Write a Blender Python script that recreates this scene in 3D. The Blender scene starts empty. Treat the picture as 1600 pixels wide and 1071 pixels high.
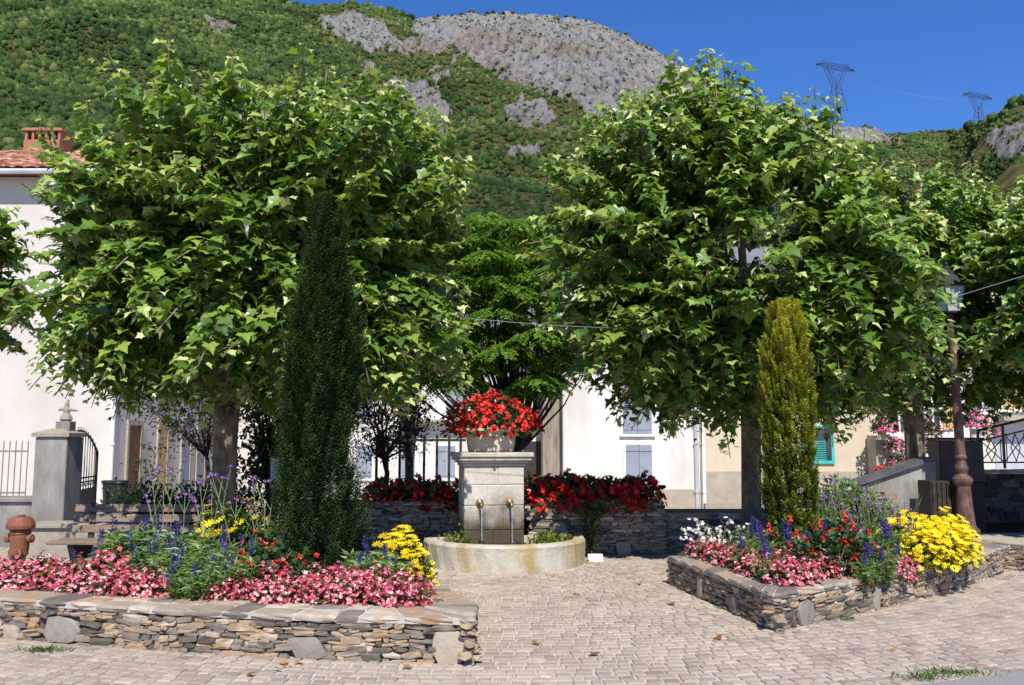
import bpy, math, random
import numpy as np
from mathutils import Vector, noise as mnoise
random.seed(7); RNG = np.random.default_rng(11)
S = bpy.context.scene
COL = S.collection
R = math.radians
# ------------------------------------------------------------------ camera, world, sun, exposure
F = 1386.0
PITCH = math.atan(154.5 / F)
EYE = 1.6
cam = bpy.data.cameras.new('camera'); camo = bpy.data.objects.new('camera', cam); COL.objects.link(camo)
camo.location = (0, 0, EYE); camo.rotation_euler = (math.pi / 2 + PITCH, 0, 0)
cam.sensor_width = 36; cam.lens = 36 * F / 1600; cam.clip_end = 20000; cam.clip_start = 0.05
S.camera = camo
SUN_AZ, SUN_EL = R(5), R(50)
w = bpy.data.worlds.new('World'); S.world = w; w.use_nodes = True
nt = w.node_tree; bg = nt.nodes['Background']
sky = nt.nodes.new('ShaderNodeTexSky'); sky.sky_type = 'NISHITA'; sky.sun_disc = False
sky.sun_elevation = SUN_EL; sky.sun_rotation = math.pi - SUN_AZ
sky.altitude = 900; sky.air_density = 1.0; sky.dust_density = 0.0; sky.ozone_density = 5.0
hs = nt.nodes.new('ShaderNodeHueSaturation'); hs.inputs['Saturation'].default_value = 1.22; hs.inputs['Value'].default_value = 1.12
nt.links.new(sky.outputs[0], hs.inputs['Color']); tn = nt.nodes.new('ShaderNodeMixRGB'); tn.blend_type = 'MULTIPLY'; tn.inputs[0].default_value = 1; tn.inputs[2].default_value = (1.0, 0.90, 1.12, 1)
nt.links.new(hs.outputs[0], tn.inputs[1]); nt.links.new(tn.outputs[0], bg.inputs[0]); bg.inputs[1].default_value = 0.105
sl = bpy.data.lights.new('sun', 'SUN'); sl.energy = 4.8; sl.angle = R(0.5); sl.color = (1.0, 0.955, 0.88)
so = bpy.data.objects.new('sun', sl); COL.objects.link(so)
sd = Vector((math.sin(SUN_AZ) * math.cos(SUN_EL), -math.cos(SUN_AZ) * math.cos(SUN_EL), math.sin(SUN_EL)))
so.rotation_euler = sd.to_track_quat('Z', 'Y').to_euler(); so.location = (20, -30, 40)
S.view_settings.view_transform = 'Standard'; S.view_settings.look = 'None'
S.view_settings.exposure = 0.42; S.view_settings.gamma = 1.0
S.cycles.max_bounces = 6; S.cycles.transparent_max_bounces = 6; S.cycles.use_denoising = True

CT, ST = math.cos(PITCH), math.sin(PITCH)
def at(px, py, Y):            # a point of the place seen at this pixel, at distance Y ahead
    u = (px - 800) / F; v = (535.5 - py) / F
    dy = CT - v * ST; dz = ST + v * CT
    k = Y / dy
    return Vector((u * k, Y, EYE + dz * k))
def G(px, py, z=0.0):         # the point of a level surface at height z
    u = (px - 800) / F; v = (535.5 - py) / F
    dy = CT - v * ST; dz = ST + v * CT
    k = (z - EYE) / dz
    return Vector((u * k, dy * k, z))

# ------------------------------------------------------------------ materials
def mat(name, base=(0.5, 0.5, 0.5), rough=0.8, ramp=None, scale=5.0, detail=6, bump=0.0, bscale=None, metal=0.0,
        attr=None, spec=0.3, transl=0.0, tcol=None, stretch=None, stain=None, dist=0.0, alpha_trans=0.0, bdist=0.02):
    m = bpy.data.materials.new(name); m.use_nodes = True
    n = m.node_tree.nodes; l = m.node_tree.links
    b = n['Principled BSDF']; out = n['Material Output']
    b.inputs['Roughness'].default_value = rough; b.inputs['Metallic'].default_value = metal
    b.inputs['Specular IOR Level'].default_value = spec
    tc = n.new('ShaderNodeTexCoord'); mp = n.new('ShaderNodeMapping'); l.new(tc.outputs['Object'], mp.inputs[0])
    if stretch: mp.inputs['Scale'].default_value = stretch
    colout = None
    if ramp:
        cr = n.new('ShaderNodeValToRGB')
        while len(cr.color_ramp.elements) < len(ramp): cr.color_ramp.elements.new(0.5)
        for e, (p, c) in zip(cr.color_ramp.elements, ramp):
            e.position = p; e.color = (*c, 1)
        if attr:
            at_ = n.new('ShaderNodeAttribute'); at_.attribute_name = attr
            if scale:
                nz = n.new('ShaderNodeTexNoise'); nz.inputs['Scale'].default_value = scale; nz.inputs['Detail'].default_value = detail
                l.new(mp.outputs[0], nz.inputs['Vector'])
                ma = n.new('ShaderNodeMath'); ma.operation = 'MULTIPLY_ADD'; ma.inputs[1].default_value = dist or 0.3
                l.new(nz.outputs['Fac'], ma.inputs[0])
                mb = n.new('ShaderNodeMath'); mb.operation = 'SUBTRACT'; mb.inputs[1].default_value = (dist or 0.3) * 0.5
                l.new(at_.outputs['Fac'], mb.inputs[0]); l.new(mb.outputs[0], ma.inputs[2])
                l.new(ma.outputs[0], cr.inputs[0])
            else:
                l.new(at_.outputs['Fac'], cr.inputs[0])
        else:
            nz = n.new('ShaderNodeTexNoise'); nz.inputs['Scale'].default_value = scale; nz.inputs['Detail'].default_value = detail
            nz.inputs['Roughness'].default_value = 0.65
            l.new(mp.outputs[0], nz.inputs['Vector']); l.new(nz.outputs['Fac'], cr.inputs[0])
        colout = cr.outputs[0]
    if stain:   # second, larger noise layer that mixes to a stain colour
        sc_, c_, lo, hi, amt = stain
        mp2 = n.new('ShaderNodeMapping'); l.new(tc.outputs['Object'], mp2.inputs[0])
        mp2.inputs['Scale'].default_value = (1, 1, 0.35)
        nz2 = n.new('ShaderNodeTexNoise'); nz2.inputs['Scale'].default_value = sc_; nz2.inputs['Detail'].default_value = 7
        nz2.inputs['Roughness'].default_value = 0.7
        l.new(mp2.outputs[0], nz2.inputs['Vector'])
        mr = n.new('ShaderNodeMapRange'); mr.inputs[1].default_value = lo; mr.inputs[2].default_value = hi
        mr.inputs[4].default_value = amt
        l.new(nz2.outputs['Fac'], mr.inputs[0])
        mx = n.new('ShaderNodeMixRGB'); l.new(mr.outputs[0], mx.inputs[0])
        if colout: l.new(colout, mx.inputs[1])
        else: mx.inputs[1].default_value = (*base, 1)
        mx.inputs[2].default_value = (*c_, 1)
        colout = mx.outputs[0]
    if colout: l.new(colout, b.inputs['Base Color'])
    else: b.inputs['Base Color'].default_value = (*base, 1)
    if bump:
        nb = n.new('ShaderNodeTexNoise'); nb.inputs['Scale'].default_value = bscale or scale * 3; nb.inputs['Detail'].default_value = 8
        nb.inputs['Roughness'].default_value = 0.7
        l.new(mp.outputs[0], nb.inputs['Vector'])
        bp = n.new('ShaderNodeBump'); bp.inputs['Strength'].default_value = bump; bp.inputs['Distance'].default_value = bdist
        l.new(nb.outputs['Fac'], bp.inputs['Height']); l.new(bp.outputs[0], b.inputs['Normal'])
    if transl:
        t = n.new('ShaderNodeBsdfTranslucent'); ms = n.new('ShaderNodeMixShader'); ms.inputs[0].default_value = transl
        if colout:
            g = n.new('ShaderNodeMixRGB'); g.blend_type = 'MULTIPLY'; g.inputs[0].default_value = 1
            l.new(colout, g.inputs[1]); g.inputs[2].default_value = (*(tcol or (1.6, 1.8, 0.7)), 1)
            l.new(g.outputs[0], t.inputs[0])
        else: t.inputs[0].default_value = (*base, 1)
        l.new(b.outputs[0], ms.inputs[1]); l.new(t.outputs[0], ms.inputs[2]); l.new(ms.outputs[0], out.inputs['Surface'])
    return m

M = {}
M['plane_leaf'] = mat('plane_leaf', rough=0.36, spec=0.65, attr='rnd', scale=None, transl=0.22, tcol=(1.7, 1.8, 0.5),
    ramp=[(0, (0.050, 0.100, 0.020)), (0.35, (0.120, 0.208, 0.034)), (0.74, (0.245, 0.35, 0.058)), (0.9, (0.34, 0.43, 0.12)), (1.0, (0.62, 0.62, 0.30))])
M['locust_leaf'] = mat('locust_leaf', rough=0.5, spec=0.3, attr='rnd', scale=None, transl=0.3, tcol=(1.7, 1.8, 0.6),
    ramp=[(0, (0.05, 0.115, 0.012)), (0.6, (0.105, 0.20, 0.020)), (1.0, (0.19, 0.30, 0.035))])
M['yew_leaf'] = mat('yew_leaf', rough=0.5, spec=0.35, attr='rnd', scale=None, transl=0.1,
    ramp=[(0, (0.008, 0.020, 0.007)), (0.55, (0.020, 0.046, 0.013)), (1.0, (0.070, 0.115, 0.028))])
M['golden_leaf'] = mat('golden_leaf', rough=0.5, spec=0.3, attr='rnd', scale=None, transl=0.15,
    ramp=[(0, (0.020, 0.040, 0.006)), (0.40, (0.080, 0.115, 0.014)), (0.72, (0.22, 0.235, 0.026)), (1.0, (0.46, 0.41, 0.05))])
M['plum_leaf'] = mat('plum_leaf', rough=0.5, attr='rnd', scale=None, transl=0.1,
    ramp=[(0, (0.020, 0.012, 0.016)), (0.7, (0.04, 0.032, 0.026)), (1.0, (0.12, 0.12, 0.08))])
M['bush_leaf'] = mat('bush_leaf', rough=0.5, attr='rnd', scale=None, transl=0.2,
    ramp=[(0, (0.022, 0.050, 0.012)), (0.7, (0.05, 0.10, 0.02)), (1.0, (0.13, 0.20, 0.05))])
M['salvia_leaf'] = mat('salvia_leaf', rough=0.5, attr='rnd', scale=None, transl=0.25,
    ramp=[(0, (0.07, 0.13, 0.035)), (0.6, (0.16, 0.26, 0.075)), (1.0, (0.32, 0.42, 0.17))])
M['fuchsia_leaf'] = mat('fuchsia_leaf', rough=0.4, attr='rnd', scale=None, transl=0.18,
    ramp=[(0, (0.022, 0.050, 0.016)), (0.7, (0.052, 0.105, 0.034)), (1.0, (0.12, 0.17, 0.07))])
M['begonia_leaf'] = mat('begonia_leaf', rough=0.35, attr='rnd', scale=None, transl=0.15,
    ramp=[(0, (0.05, 0.022, 0.014)), (0.4, (0.07, 0.07, 0.02)), (1.0, (0.14, 0.20, 0.04))])
M['pink_petal'] = mat('pink_petal', rough=0.55, attr='rnd', scale=None, transl=0.2, tcol=(1.1, 0.8, 0.8),
    ramp=[(0, (0.30, 0.012, 0.035)), (0.3, (0.55, 0.06, 0.11)), (0.6, (0.72, 0.19, 0.25)), (1.0, (0.88, 0.58, 0.55))])
M['red_petal'] = mat('red_petal', rough=0.5, attr='rnd', scale=None, transl=0.15, tcol=(1.1, 0.7, 0.7),
    ramp=[(0, (0.25, 0.004, 0.006)), (0.5, (0.60, 0.012, 0.012)), (0.85, (0.80, 0.03, 0.02)), (1.0, (0.88, 0.12, 0.06))])
M['coral_petal'] = mat('coral_petal', rough=0.5, attr='rnd', scale=None, transl=0.15, tcol=(1.1, 0.7, 0.7),
    ramp=[(0, (0.5, 0.015, 0.01)), (0.6, (0.75, 0.05, 0.03)), (1.0, (0.88, 0.16, 0.07))])
M['blue_petal'] = mat('blue_petal', rough=0.6, attr='rnd', scale=None, transl=0.1, tcol=(1, 1, 1.2),
    ramp=[(0, (0.025, 0.017, 0.10)), (0.6, (0.06, 0.045, 0.21)), (1.0, (0.13, 0.10, 0.34))])
M['violet_petal'] = mat('violet_petal', rough=0.6, attr='rnd', scale=None, transl=0.15, tcol=(1.1, 0.9, 1.2),
    ramp=[(0, (0.16, 0.06, 0.24)), (0.6, (0.28, 0.13, 0.38)), (1.0, (0.44, 0.26, 0.50))])
M['yellow_petal'] = mat('yellow_petal', rough=0.5, attr='rnd', scale=None, transl=0.2, tcol=(1.1, 1, 0.6),
    ramp=[(0, (0.72, 0.46, 0.006)), (0.5, (0.88, 0.68, 0.012)), (1.0, (0.94, 0.82, 0.05))])
M['white_petal'] = mat('white_petal', rough=0.5, attr='rnd', scale=None, transl=0.2, tcol=(1, 1, 1),
    ramp=[(0, (0.72, 0.64, 0.60)), (1.0, (0.9, 0.88, 0.84))])
M['magenta_petal'] = mat('magenta_petal', rough=0.5, attr='rnd', scale=None, transl=0.2, tcol=(1.1, 0.8, 0.9),
    ramp=[(0, (0.6, 0.02, 0.15)), (0.5, (0.80, 0.10, 0.32)), (1.0, (0.88, 0.42, 0.50))])
M['stem'] = mat('stem', (0.16, 0.2, 0.08), 0.6)
M['bark'] = mat('bark', rough=0.9, scale=7, ramp=[(0.35, (0.075, 0.055, 0.038)), (0.5, (0.15, 0.115, 0.080)), (0.62, (0.24, 0.20, 0.13))], bump=0.6, bscale=25, stretch=(1, 1, 0.6))
M['dark_bark'] = mat('dark_bark', rough=0.9, scale=9, ramp=[(0.35, (0.02, 0.016, 0.013)), (0.65, (0.06, 0.048, 0.038))], bump=0.5, bscale=30)
M['green_shoot'] = mat('green_shoot', (0.10, 0.13, 0.04), 0.6)
M['stone'] = mat('stone', rough=0.82, attr='rnd', scale=9, dist=0.75, detail=8, bump=0.8, bscale=28, bdist=0.012,
    ramp=[(0, (0.10, 0.082, 0.064)), (0.3, (0.20, 0.168, 0.130)), (0.5, (0.285, 0.235, 0.175)), (0.7, (0.35, 0.265, 0.175)), (0.85, (0.37, 0.235, 0.125)), (1, (0.48, 0.41, 0.32))])
M['slab_stone'] = mat('slab_stone', rough=0.85, attr='rnd', scale=11, dist=1.0, detail=9, bump=0.9, bscale=24, bdist=0.012,
    ramp=[(0, (0.19, 0.175, 0.155)), (0.5, (0.31, 0.275, 0.22)), (1, (0.43, 0.36, 0.27))])
M['coping_stone'] = mat('coping_stone', rough=0.85, attr='rnd', scale=7, dist=0.6, bump=0.7, bscale=22, bdist=0.012,
    ramp=[(0, (0.14, 0.115, 0.095)), (0.35, (0.25, 0.205, 0.16)), (0.6, (0.34, 0.285, 0.215)), (0.8, (0.34, 0.22, 0.13)), (1, (0.50, 0.44, 0.35))])
M['mortar'] = mat('mortar', rough=0.95, scale=14, ramp=[(0.3, (0.36, 0.33, 0.28)), (0.7, (0.56, 0.52, 0.45))], bump=0.6, bscale=60, bdist=0.008)
M['dark_mortar'] = mat('dark_mortar', rough=0.95, scale=14, ramp=[(0.3, (0.07, 0.06, 0.05)), (0.7, (0.15, 0.13, 0.11))], bump=0.6, bscale=60, bdist=0.008)
M['sett'] = mat('sett', rough=0.78, attr='rnd', stain=(.9, (0.20, 0.165, 0.13), 0.47, 0.72, 0.5), scale=13, dist=0.45, detail=8, bump=0.55, bscale=45, bdist=0.006,
    ramp=[(0, (0.245, 0.195, 0.155)), (0.3, (0.325, 0.267, 0.215)), (0.65, (0.395, 0.33, 0.265)), (0.88, (0.45, 0.365, 0.29)), (0.95, (0.42, 0.27, 0.18)), (1, (0.50, 0.41, 0.32))])
M['joint'] = mat('joint', rough=0.95, scale=10, stain=(1.1, (0.22, 0.19, 0.14), 0.45, 0.7, 0.6), ramp=[(0.3, (0.40, 0.355, 0.295)), (0.7, (0.56, 0.50, 0.42))], bump=0.5, bscale=90, bdist=0.004)
M['asphalt'] = mat('asphalt', rough=0.9, scale=60, ramp=[(0.3, (0.17, 0.165, 0.16)), (0.7, (0.32, 0.31, 0.30))], bump=0.5, bscale=200, bdist=0.004)
M['soil'] = mat('soil', rough=1, scale=20, ramp=[(0.3, (0.03, 0.022, 0.015)), (0.7, (0.08, 0.058, 0.04))], bump=0.9, bscale=40)
M['grass'] = mat('grass', rough=0.9, scale=1.2, ramp=[(0.3, (0.06, 0.08, 0.02)), (0.7, (0.16, 0.16, 0.06))], bump=0.6, bscale=20)
M['white_plaster'] = mat('white_plaster', rough=0.9, scale=0.9, ramp=[(0.3, (0.60, 0.58, 0.54)), (0.6, (0.70, 0.68, 0.65))], bump=0.25, bscale=14,
    stain=(0.55, (0.40, 0.33, 0.24), 0.44, 0.72, 0.75))
M['ivory_plaster'] = mat('ivory_plaster', rough=0.9, scale=0.7, ramp=[(0.3, (0.54, 0.50, 0.445)), (0.6, (0.61, 0.575, 0.52))], bump=0.15, bscale=30,
    stain=(0.4, (0.42, 0.36, 0.28), 0.46, 0.8, 0.6))
M['cream_plaster'] = mat('cream_plaster', rough=0.9, scale=0.8, ramp=[(0.3, (0.53, 0.44, 0.31)), (0.65, (0.60, 0.515, 0.38))], bump=0.15, bscale=30,
    stain=(0.5, (0.40, 0.31, 0.21), 0.46, 0.8, 0.6))
M['shaded_drip_plaster'] = mat('shaded_drip_plaster', rough=0.95, scale=2.2, stretch=(2.5, 1, .35), ramp=[(0.32, (0.12, 0.085, 0.06)), (0.48, (0.25, 0.21, 0.165)), (0.7, (0.36, 0.31, 0.25))], bump=.2, bscale=20)  # drip stains, with the overall tone darkened to hold the wall's shade
M['plinth'] = mat('plinth', rough=0.95, scale=2.5, ramp=[(0.3, (0.30, 0.26, 0.20)), (0.7, (0.44, 0.39, 0.31))], bump=0.3, bscale=30)
M['shutter'] = mat('shutter', rough=0.6, scale=3, ramp=[(0.3, (0.22, 0.25, 0.31)), (0.7, (0.29, 0.32, 0.385))])
M['teal'] = mat('teal', rough=0.5, scale=3, ramp=[(0.3, (0.04, 0.40, 0.36)), (0.7, (0.08, 0.50, 0.44))])
M['brown_wood'] = mat('brown_wood', rough=0.6, scale=4, ramp=[(0.3, (0.09, 0.035, 0.016)), (0.7, (0.17, 0.07, 0.03))], stretch=(8, 8, 0.7))
M['tan_wood'] = mat('tan_wood', rough=0.6, scale=3, ramp=[(0.3, (0.42, 0.25, 0.11)), (0.7, (0.62, 0.42, 0.22))], stretch=(8, 8, 0.6))
M['bench_wood'] = mat('bench_wood', rough=0.75, scale=5, ramp=[(0.3, (0.13, 0.09, 0.065)), (0.7, (0.30, 0.225, 0.165))], stretch=(0.8, 9, 9), bump=0.3, bscale=18)
M['zinc'] = mat('zinc', rough=0.5, scale=3, metal=0.3, ramp=[(0.3, (0.42, 0.43, 0.46)), (0.7, (0.60, 0.60, 0.62))])
M['white_paint'] = mat('white_paint', (0.78, 0.77, 0.74), 0.6)
M['glass'] = mat('glass', (0.03, 0.04, 0.05), 0.1, spec=0.6)
M['iron'] = mat('iron', rough=0.55, scale=6, ramp=[(0.3, (0.020, 0.019, 0.02)), (0.7, (0.05, 0.045, 0.045))])
M['grey_iron'] = mat('grey_iron', rough=0.6, scale=8, ramp=[(0.3, (0.16, 0.14, 0.13)), (0.7, (0.30, 0.28, 0.26))])
M['maroon_iron'] = mat('maroon_iron', rough=0.5, scale=6, ramp=[(0.3, (0.045, 0.012, 0.014)), (0.7, (0.09, 0.022, 0.026))])
M['lamp_iron'] = mat('lamp_iron', rough=0.55, scale=9, ramp=[(0.3, (0.055, 0.028, 0.022)), (0.5, (0.10, 0.055, 0.043)), (0.68, (0.17, 0.11, 0.088))], bump=0.3, bscale=40, stretch=(1, 1, 0.4))
M['lamp_glass'] = mat('lamp_glass', (0.62, 0.66, 0.68), 0.25, spec=0.6, transl=0.3)
M['rust_paint'] = mat('rust_paint', rough=0.6, scale=9, ramp=[(0.3, (0.14, 0.055, 0.026)), (0.55, (0.25, 0.105, 0.05)), (0.7, (0.36, 0.19, 0.11))], bump=0.25, bscale=40)
M['rust_red'] = mat('rust_red', rough=0.6, scale=9, ramp=[(0.3, (0.16, 0.048, 0.025)), (0.7, (0.27, 0.10, 0.055))], bump=0.2, bscale=40)
M['fountain_stone'] = mat('fountain_stone', rough=0.85, scale=3.2, detail=8, ramp=[(0.3, (0.34, 0.30, 0.24)), (0.5, (0.50, 0.46, 0.39)), (0.7, (0.60, 0.56, 0.49))], bump=0.5, bscale=22,
    stain=(2.2, (0.24, 0.18, 0.09), 0.48, 0.72, 0.75))
M['basin_stone'] = mat('basin_stone', rough=0.9, scale=3, detail=8, ramp=[(0.3, (0.36, 0.33, 0.27)), (0.5, (0.50, 0.46, 0.38)), (0.7, (0.58, 0.53, 0.44))], bump=0.7, bscale=26,
    stain=(1.8, (0.36, 0.26, 0.08), 0.44, 0.62, 0.85))
M['pot'] = mat('pot', rough=0.85, scale=5, ramp=[(0.3, (0.52, 0.43, 0.32)), (0.7, (0.64, 0.56, 0.44))], bump=0.3, bscale=30)
M['brass'] = mat('brass', rough=0.45, scale=14, metal=0.7, ramp=[(0.3, (0.25, 0.17, 0.08)), (0.7, (0.42, 0.32, 0.18))])
M['old_concrete'] = mat('old_concrete', rough=0.95, scale=2.5, detail=9, ramp=[(0.3, (0.17, 0.165, 0.155)), (0.55, (0.28, 0.27, 0.25)), (0.7, (0.42, 0.41, 0.38))], bump=0.4, bscale=20, stretch=(1.6, 1.6, 0.6))
M['statue'] = mat('statue', (0.30, 0.26, 0.22), 0.8)
M['moss'] = mat('moss', rough=0.9, attr='rnd', scale=None, ramp=[(0, (0.06, 0.09, 0.012)), (1, (0.22, 0.26, 0.03))], transl=0.1)
M['cable'] = mat('cable', (0.24, 0.24, 0.25), 0.6)
M['pylon_steel'] = mat('pylon_steel', (0.05, 0.045, 0.055), 0.6)
M['dry_leaf'] = mat('dry_leaf', rough=0.7, attr='rnd', scale=None, transl=0.15, ramp=[(0, (0.20, 0.09, 0.03)), (1, (0.46, 0.27, 0.10))])
wm = bpy.data.materials.new('water'); wm.use_nodes = True
b_ = wm.node_tree.nodes['Principled BSDF']; b_.inputs['Base Color'].default_value = (0.10, 0.11, 0.06, 1)
b_.inputs['Roughness'].default_value = 0.06; b_.inputs['Specular IOR Level'].default_value = 0.6
nb_ = wm.node_tree.nodes.new('ShaderNodeTexNoise'); nb_.inputs['Scale'].default_value = 14
bp_ = wm.node_tree.nodes.new('ShaderNodeBump'); bp_.inputs['Strength'].default_value = 0.4; bp_.inputs['Distance'].default_value = 0.02
wm.node_tree.links.new(nb_.outputs['Fac'], bp_.inputs['Height']); wm.node_tree.links.new(bp_.outputs[0], b_.inputs['Normal'])
M['water'] = wm
jm = bpy.data.materials.new('water_jet'); jm.use_nodes = True
b_ = jm.node_tree.nodes['Principled BSDF']; b_.inputs['Base Color'].default_value = (0.85, 0.9, 0.95, 1)
b_.inputs['Roughness'].default_value = 0.05; b_.inputs['Transmission Weight'].default_value = 0.85; b_.inputs['IOR'].default_value = 1.33
M['water_jet'] = jm

def wet_stain(m, z0, z1, col, sc=3.0, axis=2, amt=.9):
    n = m.node_tree.nodes; l = m.node_tree.links; b = n['Principled BSDF']; src = b.inputs['Base Color'].links[0].from_socket
    tc = n.new('ShaderNodeTexCoord'); sp = n.new('ShaderNodeSeparateXYZ'); l.new(tc.outputs['Object'], sp.inputs[0])
    nz = n.new('ShaderNodeTexNoise'); nz.inputs['Scale'].default_value = sc; nz.inputs['Detail'].default_value = 8; nz.inputs['Roughness'].default_value = .7; l.new(tc.outputs['Object'], nz.inputs['Vector'])
    a = n.new('ShaderNodeMath'); a.operation = 'MULTIPLY_ADD'; a.inputs[1].default_value = (z1 - z0) * 2.2; l.new(nz.outputs['Fac'], a.inputs[0]); 
    c = n.new('ShaderNodeMath'); c.operation = 'SUBTRACT'; l.new(sp.outputs[axis], c.inputs[0]); c.inputs[1].default_value = (z1 - z0) * 1.1; l.new(c.outputs[0], a.inputs[2])
    mr = n.new('ShaderNodeMapRange'); mr.inputs[1].default_value = z0; mr.inputs[2].default_value = z1; mr.inputs[3].default_value = amt; mr.inputs[4].default_value = 0; l.new(a.outputs[0], mr.inputs[0])
    mx = n.new('ShaderNodeMixRGB'); l.new(mr.outputs[0], mx.inputs[0]); l.new(src, mx.inputs[1]); mx.inputs[2].default_value = (*col, 1); l.new(mx.outputs[0], b.inputs['Base Color'])
wet_stain(M['fountain_stone'], .45, .95, (0.075, 0.055, 0.032), 3.5, amt=1.0)
wet_stain(M['old_concrete'], .3, 1.0, (0.15, 0.14, 0.12), 2.5, amt=.6)
def tile_mat(name, c1, c2, c3, bw, bh, mort=0.01, vertical=False):
    m = bpy.data.materials.new(name); m.use_nodes = True
    n = m.node_tree.nodes; l = m.node_tree.links; b = n['Principled BSDF']; b.inputs['Roughness'].default_value = 0.8
    tc = n.new('ShaderNodeTexCoord'); sp = n.new('ShaderNodeSeparateXYZ'); cb = n.new('ShaderNodeCombineXYZ')
    l.new(tc.outputs['Object'], sp.inputs[0]); l.new(sp.outputs[0], cb.inputs[0])
    l.new(sp.outputs[2 if vertical else 1], cb.inputs[1])
    br = n.new('ShaderNodeTexBrick'); l.new(cb.outputs[0], br.inputs['Vector'])
    br.inputs['Scale'].default_value = 1; br.inputs['Brick Width'].default_value = bw; br.inputs['Row Height'].default_value = bh
    br.inputs['Mortar Size'].default_value = mort
    br.inputs['Color1'].default_value = (*c1, 1); br.inputs['Color2'].default_value = (*c2, 1); br.inputs['Mortar'].default_value = (*c3, 1)
    nz = n.new('ShaderNodeTexNoise'); nz.inputs['Scale'].default_value = 3; nz.inputs['Detail'].default_value = 6
    l.new(tc.outputs['Object'], nz.inputs['Vector'])
    mx = n.new('ShaderNodeMixRGB'); mx.blend_type = 'MULTIPLY'; mx.inputs[0].default_value = 0.7
    cr = n.new('ShaderNodeValToRGB'); cr.color_ramp.elements[0].position = .3; cr.color_ramp.elements[0].color = (.6, .6, .6, 1); cr.color_ramp.elements[1].position = .7
    l.new(nz.outputs['Fac'], cr.inputs[0]); l.new(br.outputs['Color'], mx.inputs[1]); l.new(cr.outputs[0], mx.inputs[2])
    l.new(mx.outputs[0], b.inputs['Base Color'])
    bp = n.new('ShaderNodeBump'); bp.inputs['Strength'].default_value = 0.6; bp.inputs['Distance'].default_value = 0.03; bp.invert = True
    l.new(br.outputs['Fac'], bp.inputs['Height']); l.new(bp.outputs[0], b.inputs['Normal'])
    return m
M['slate'] = tile_mat('slate', (0.20, 0.20, 0.215), (0.30, 0.295, 0.31), (0.09, 0.09, 0.10), 0.3, 0.2, 0.015)
M['shaded_slate'] = mat('shaded_slate', rough=0.6, scale=4, ramp=[(0.3, (0.05, 0.05, 0.06)), (0.7, (0.12, 0.12, 0.135))])  # slate with the shade under the tree put into its colour
M['shaded_stone'] = mat('shaded_stone', rough=0.9, attr='rnd', scale=6, dist=0.6, bump=0.6, bscale=12, ramp=[(0, (0.022, 0.020, 0.019)), (0.6, (0.055, 0.05, 0.046)), (1, (0.10, 0.09, 0.08))])  # darkened copy of stone: tree shade on the retaining wall is painted in
M['clay'] = mat('clay', rough=0.85, attr='rnd', scale=5, dist=0.5, ramp=[(0, (0.16, 0.06, 0.04)), (0.5, (0.34, 0.15, 0.09)), (1, (0.50, 0.31, 0.22))])

# ------------------------------------------------------------------ mesh and object helpers
def wloc(o):
    v = Vector((0, 0, 0))
    while o: v = v + o.location; o = o.parent
    return v
def link(name, me, m=None, parent=None, local=False, smooth=False):
    o = bpy.data.objects.new(name, me); COL.objects.link(o)
    if m is not None: me.materials.append(m)
    if parent:
        o.parent = parent
        if not local: o.location = -wloc(parent)
    if smooth: me.polygons.foreach_set('use_smooth', [True] * len(me.polygons))
    return o
def tag(o, label=None, cat=None, group=None, kind=None):
    if label: o['label'] = label
    if cat: o['category'] = cat
    if group: o['group'] = group
    if kind: o['kind'] = kind
    return o
def thing(name, label, cat, loc=(0, 0, 0), rz=0, group=None):
    o = bpy.data.objects.new(name, None); COL.objects.link(o); o.empty_display_size = 0.1
    o.location = loc; o.rotation_euler = (0, 0, rz)
    return tag(o, label, cat, group)
def copy_tree(o, loc, rz, scale=1.0, label=None, group=None):
    r = o.copy(); COL.objects.link(r); r.location = loc; r.rotation_euler = (0, 0, rz); r.scale = (scale,) * 3
    if label: r['label'] = label
    if group: r['group'] = group
    for ch in o.children:
        c = ch.copy(); COL.objects.link(c); c.parent = r
        for g in ch.children:
            d = g.copy(); COL.objects.link(d); d.parent = c
    return r

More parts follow.
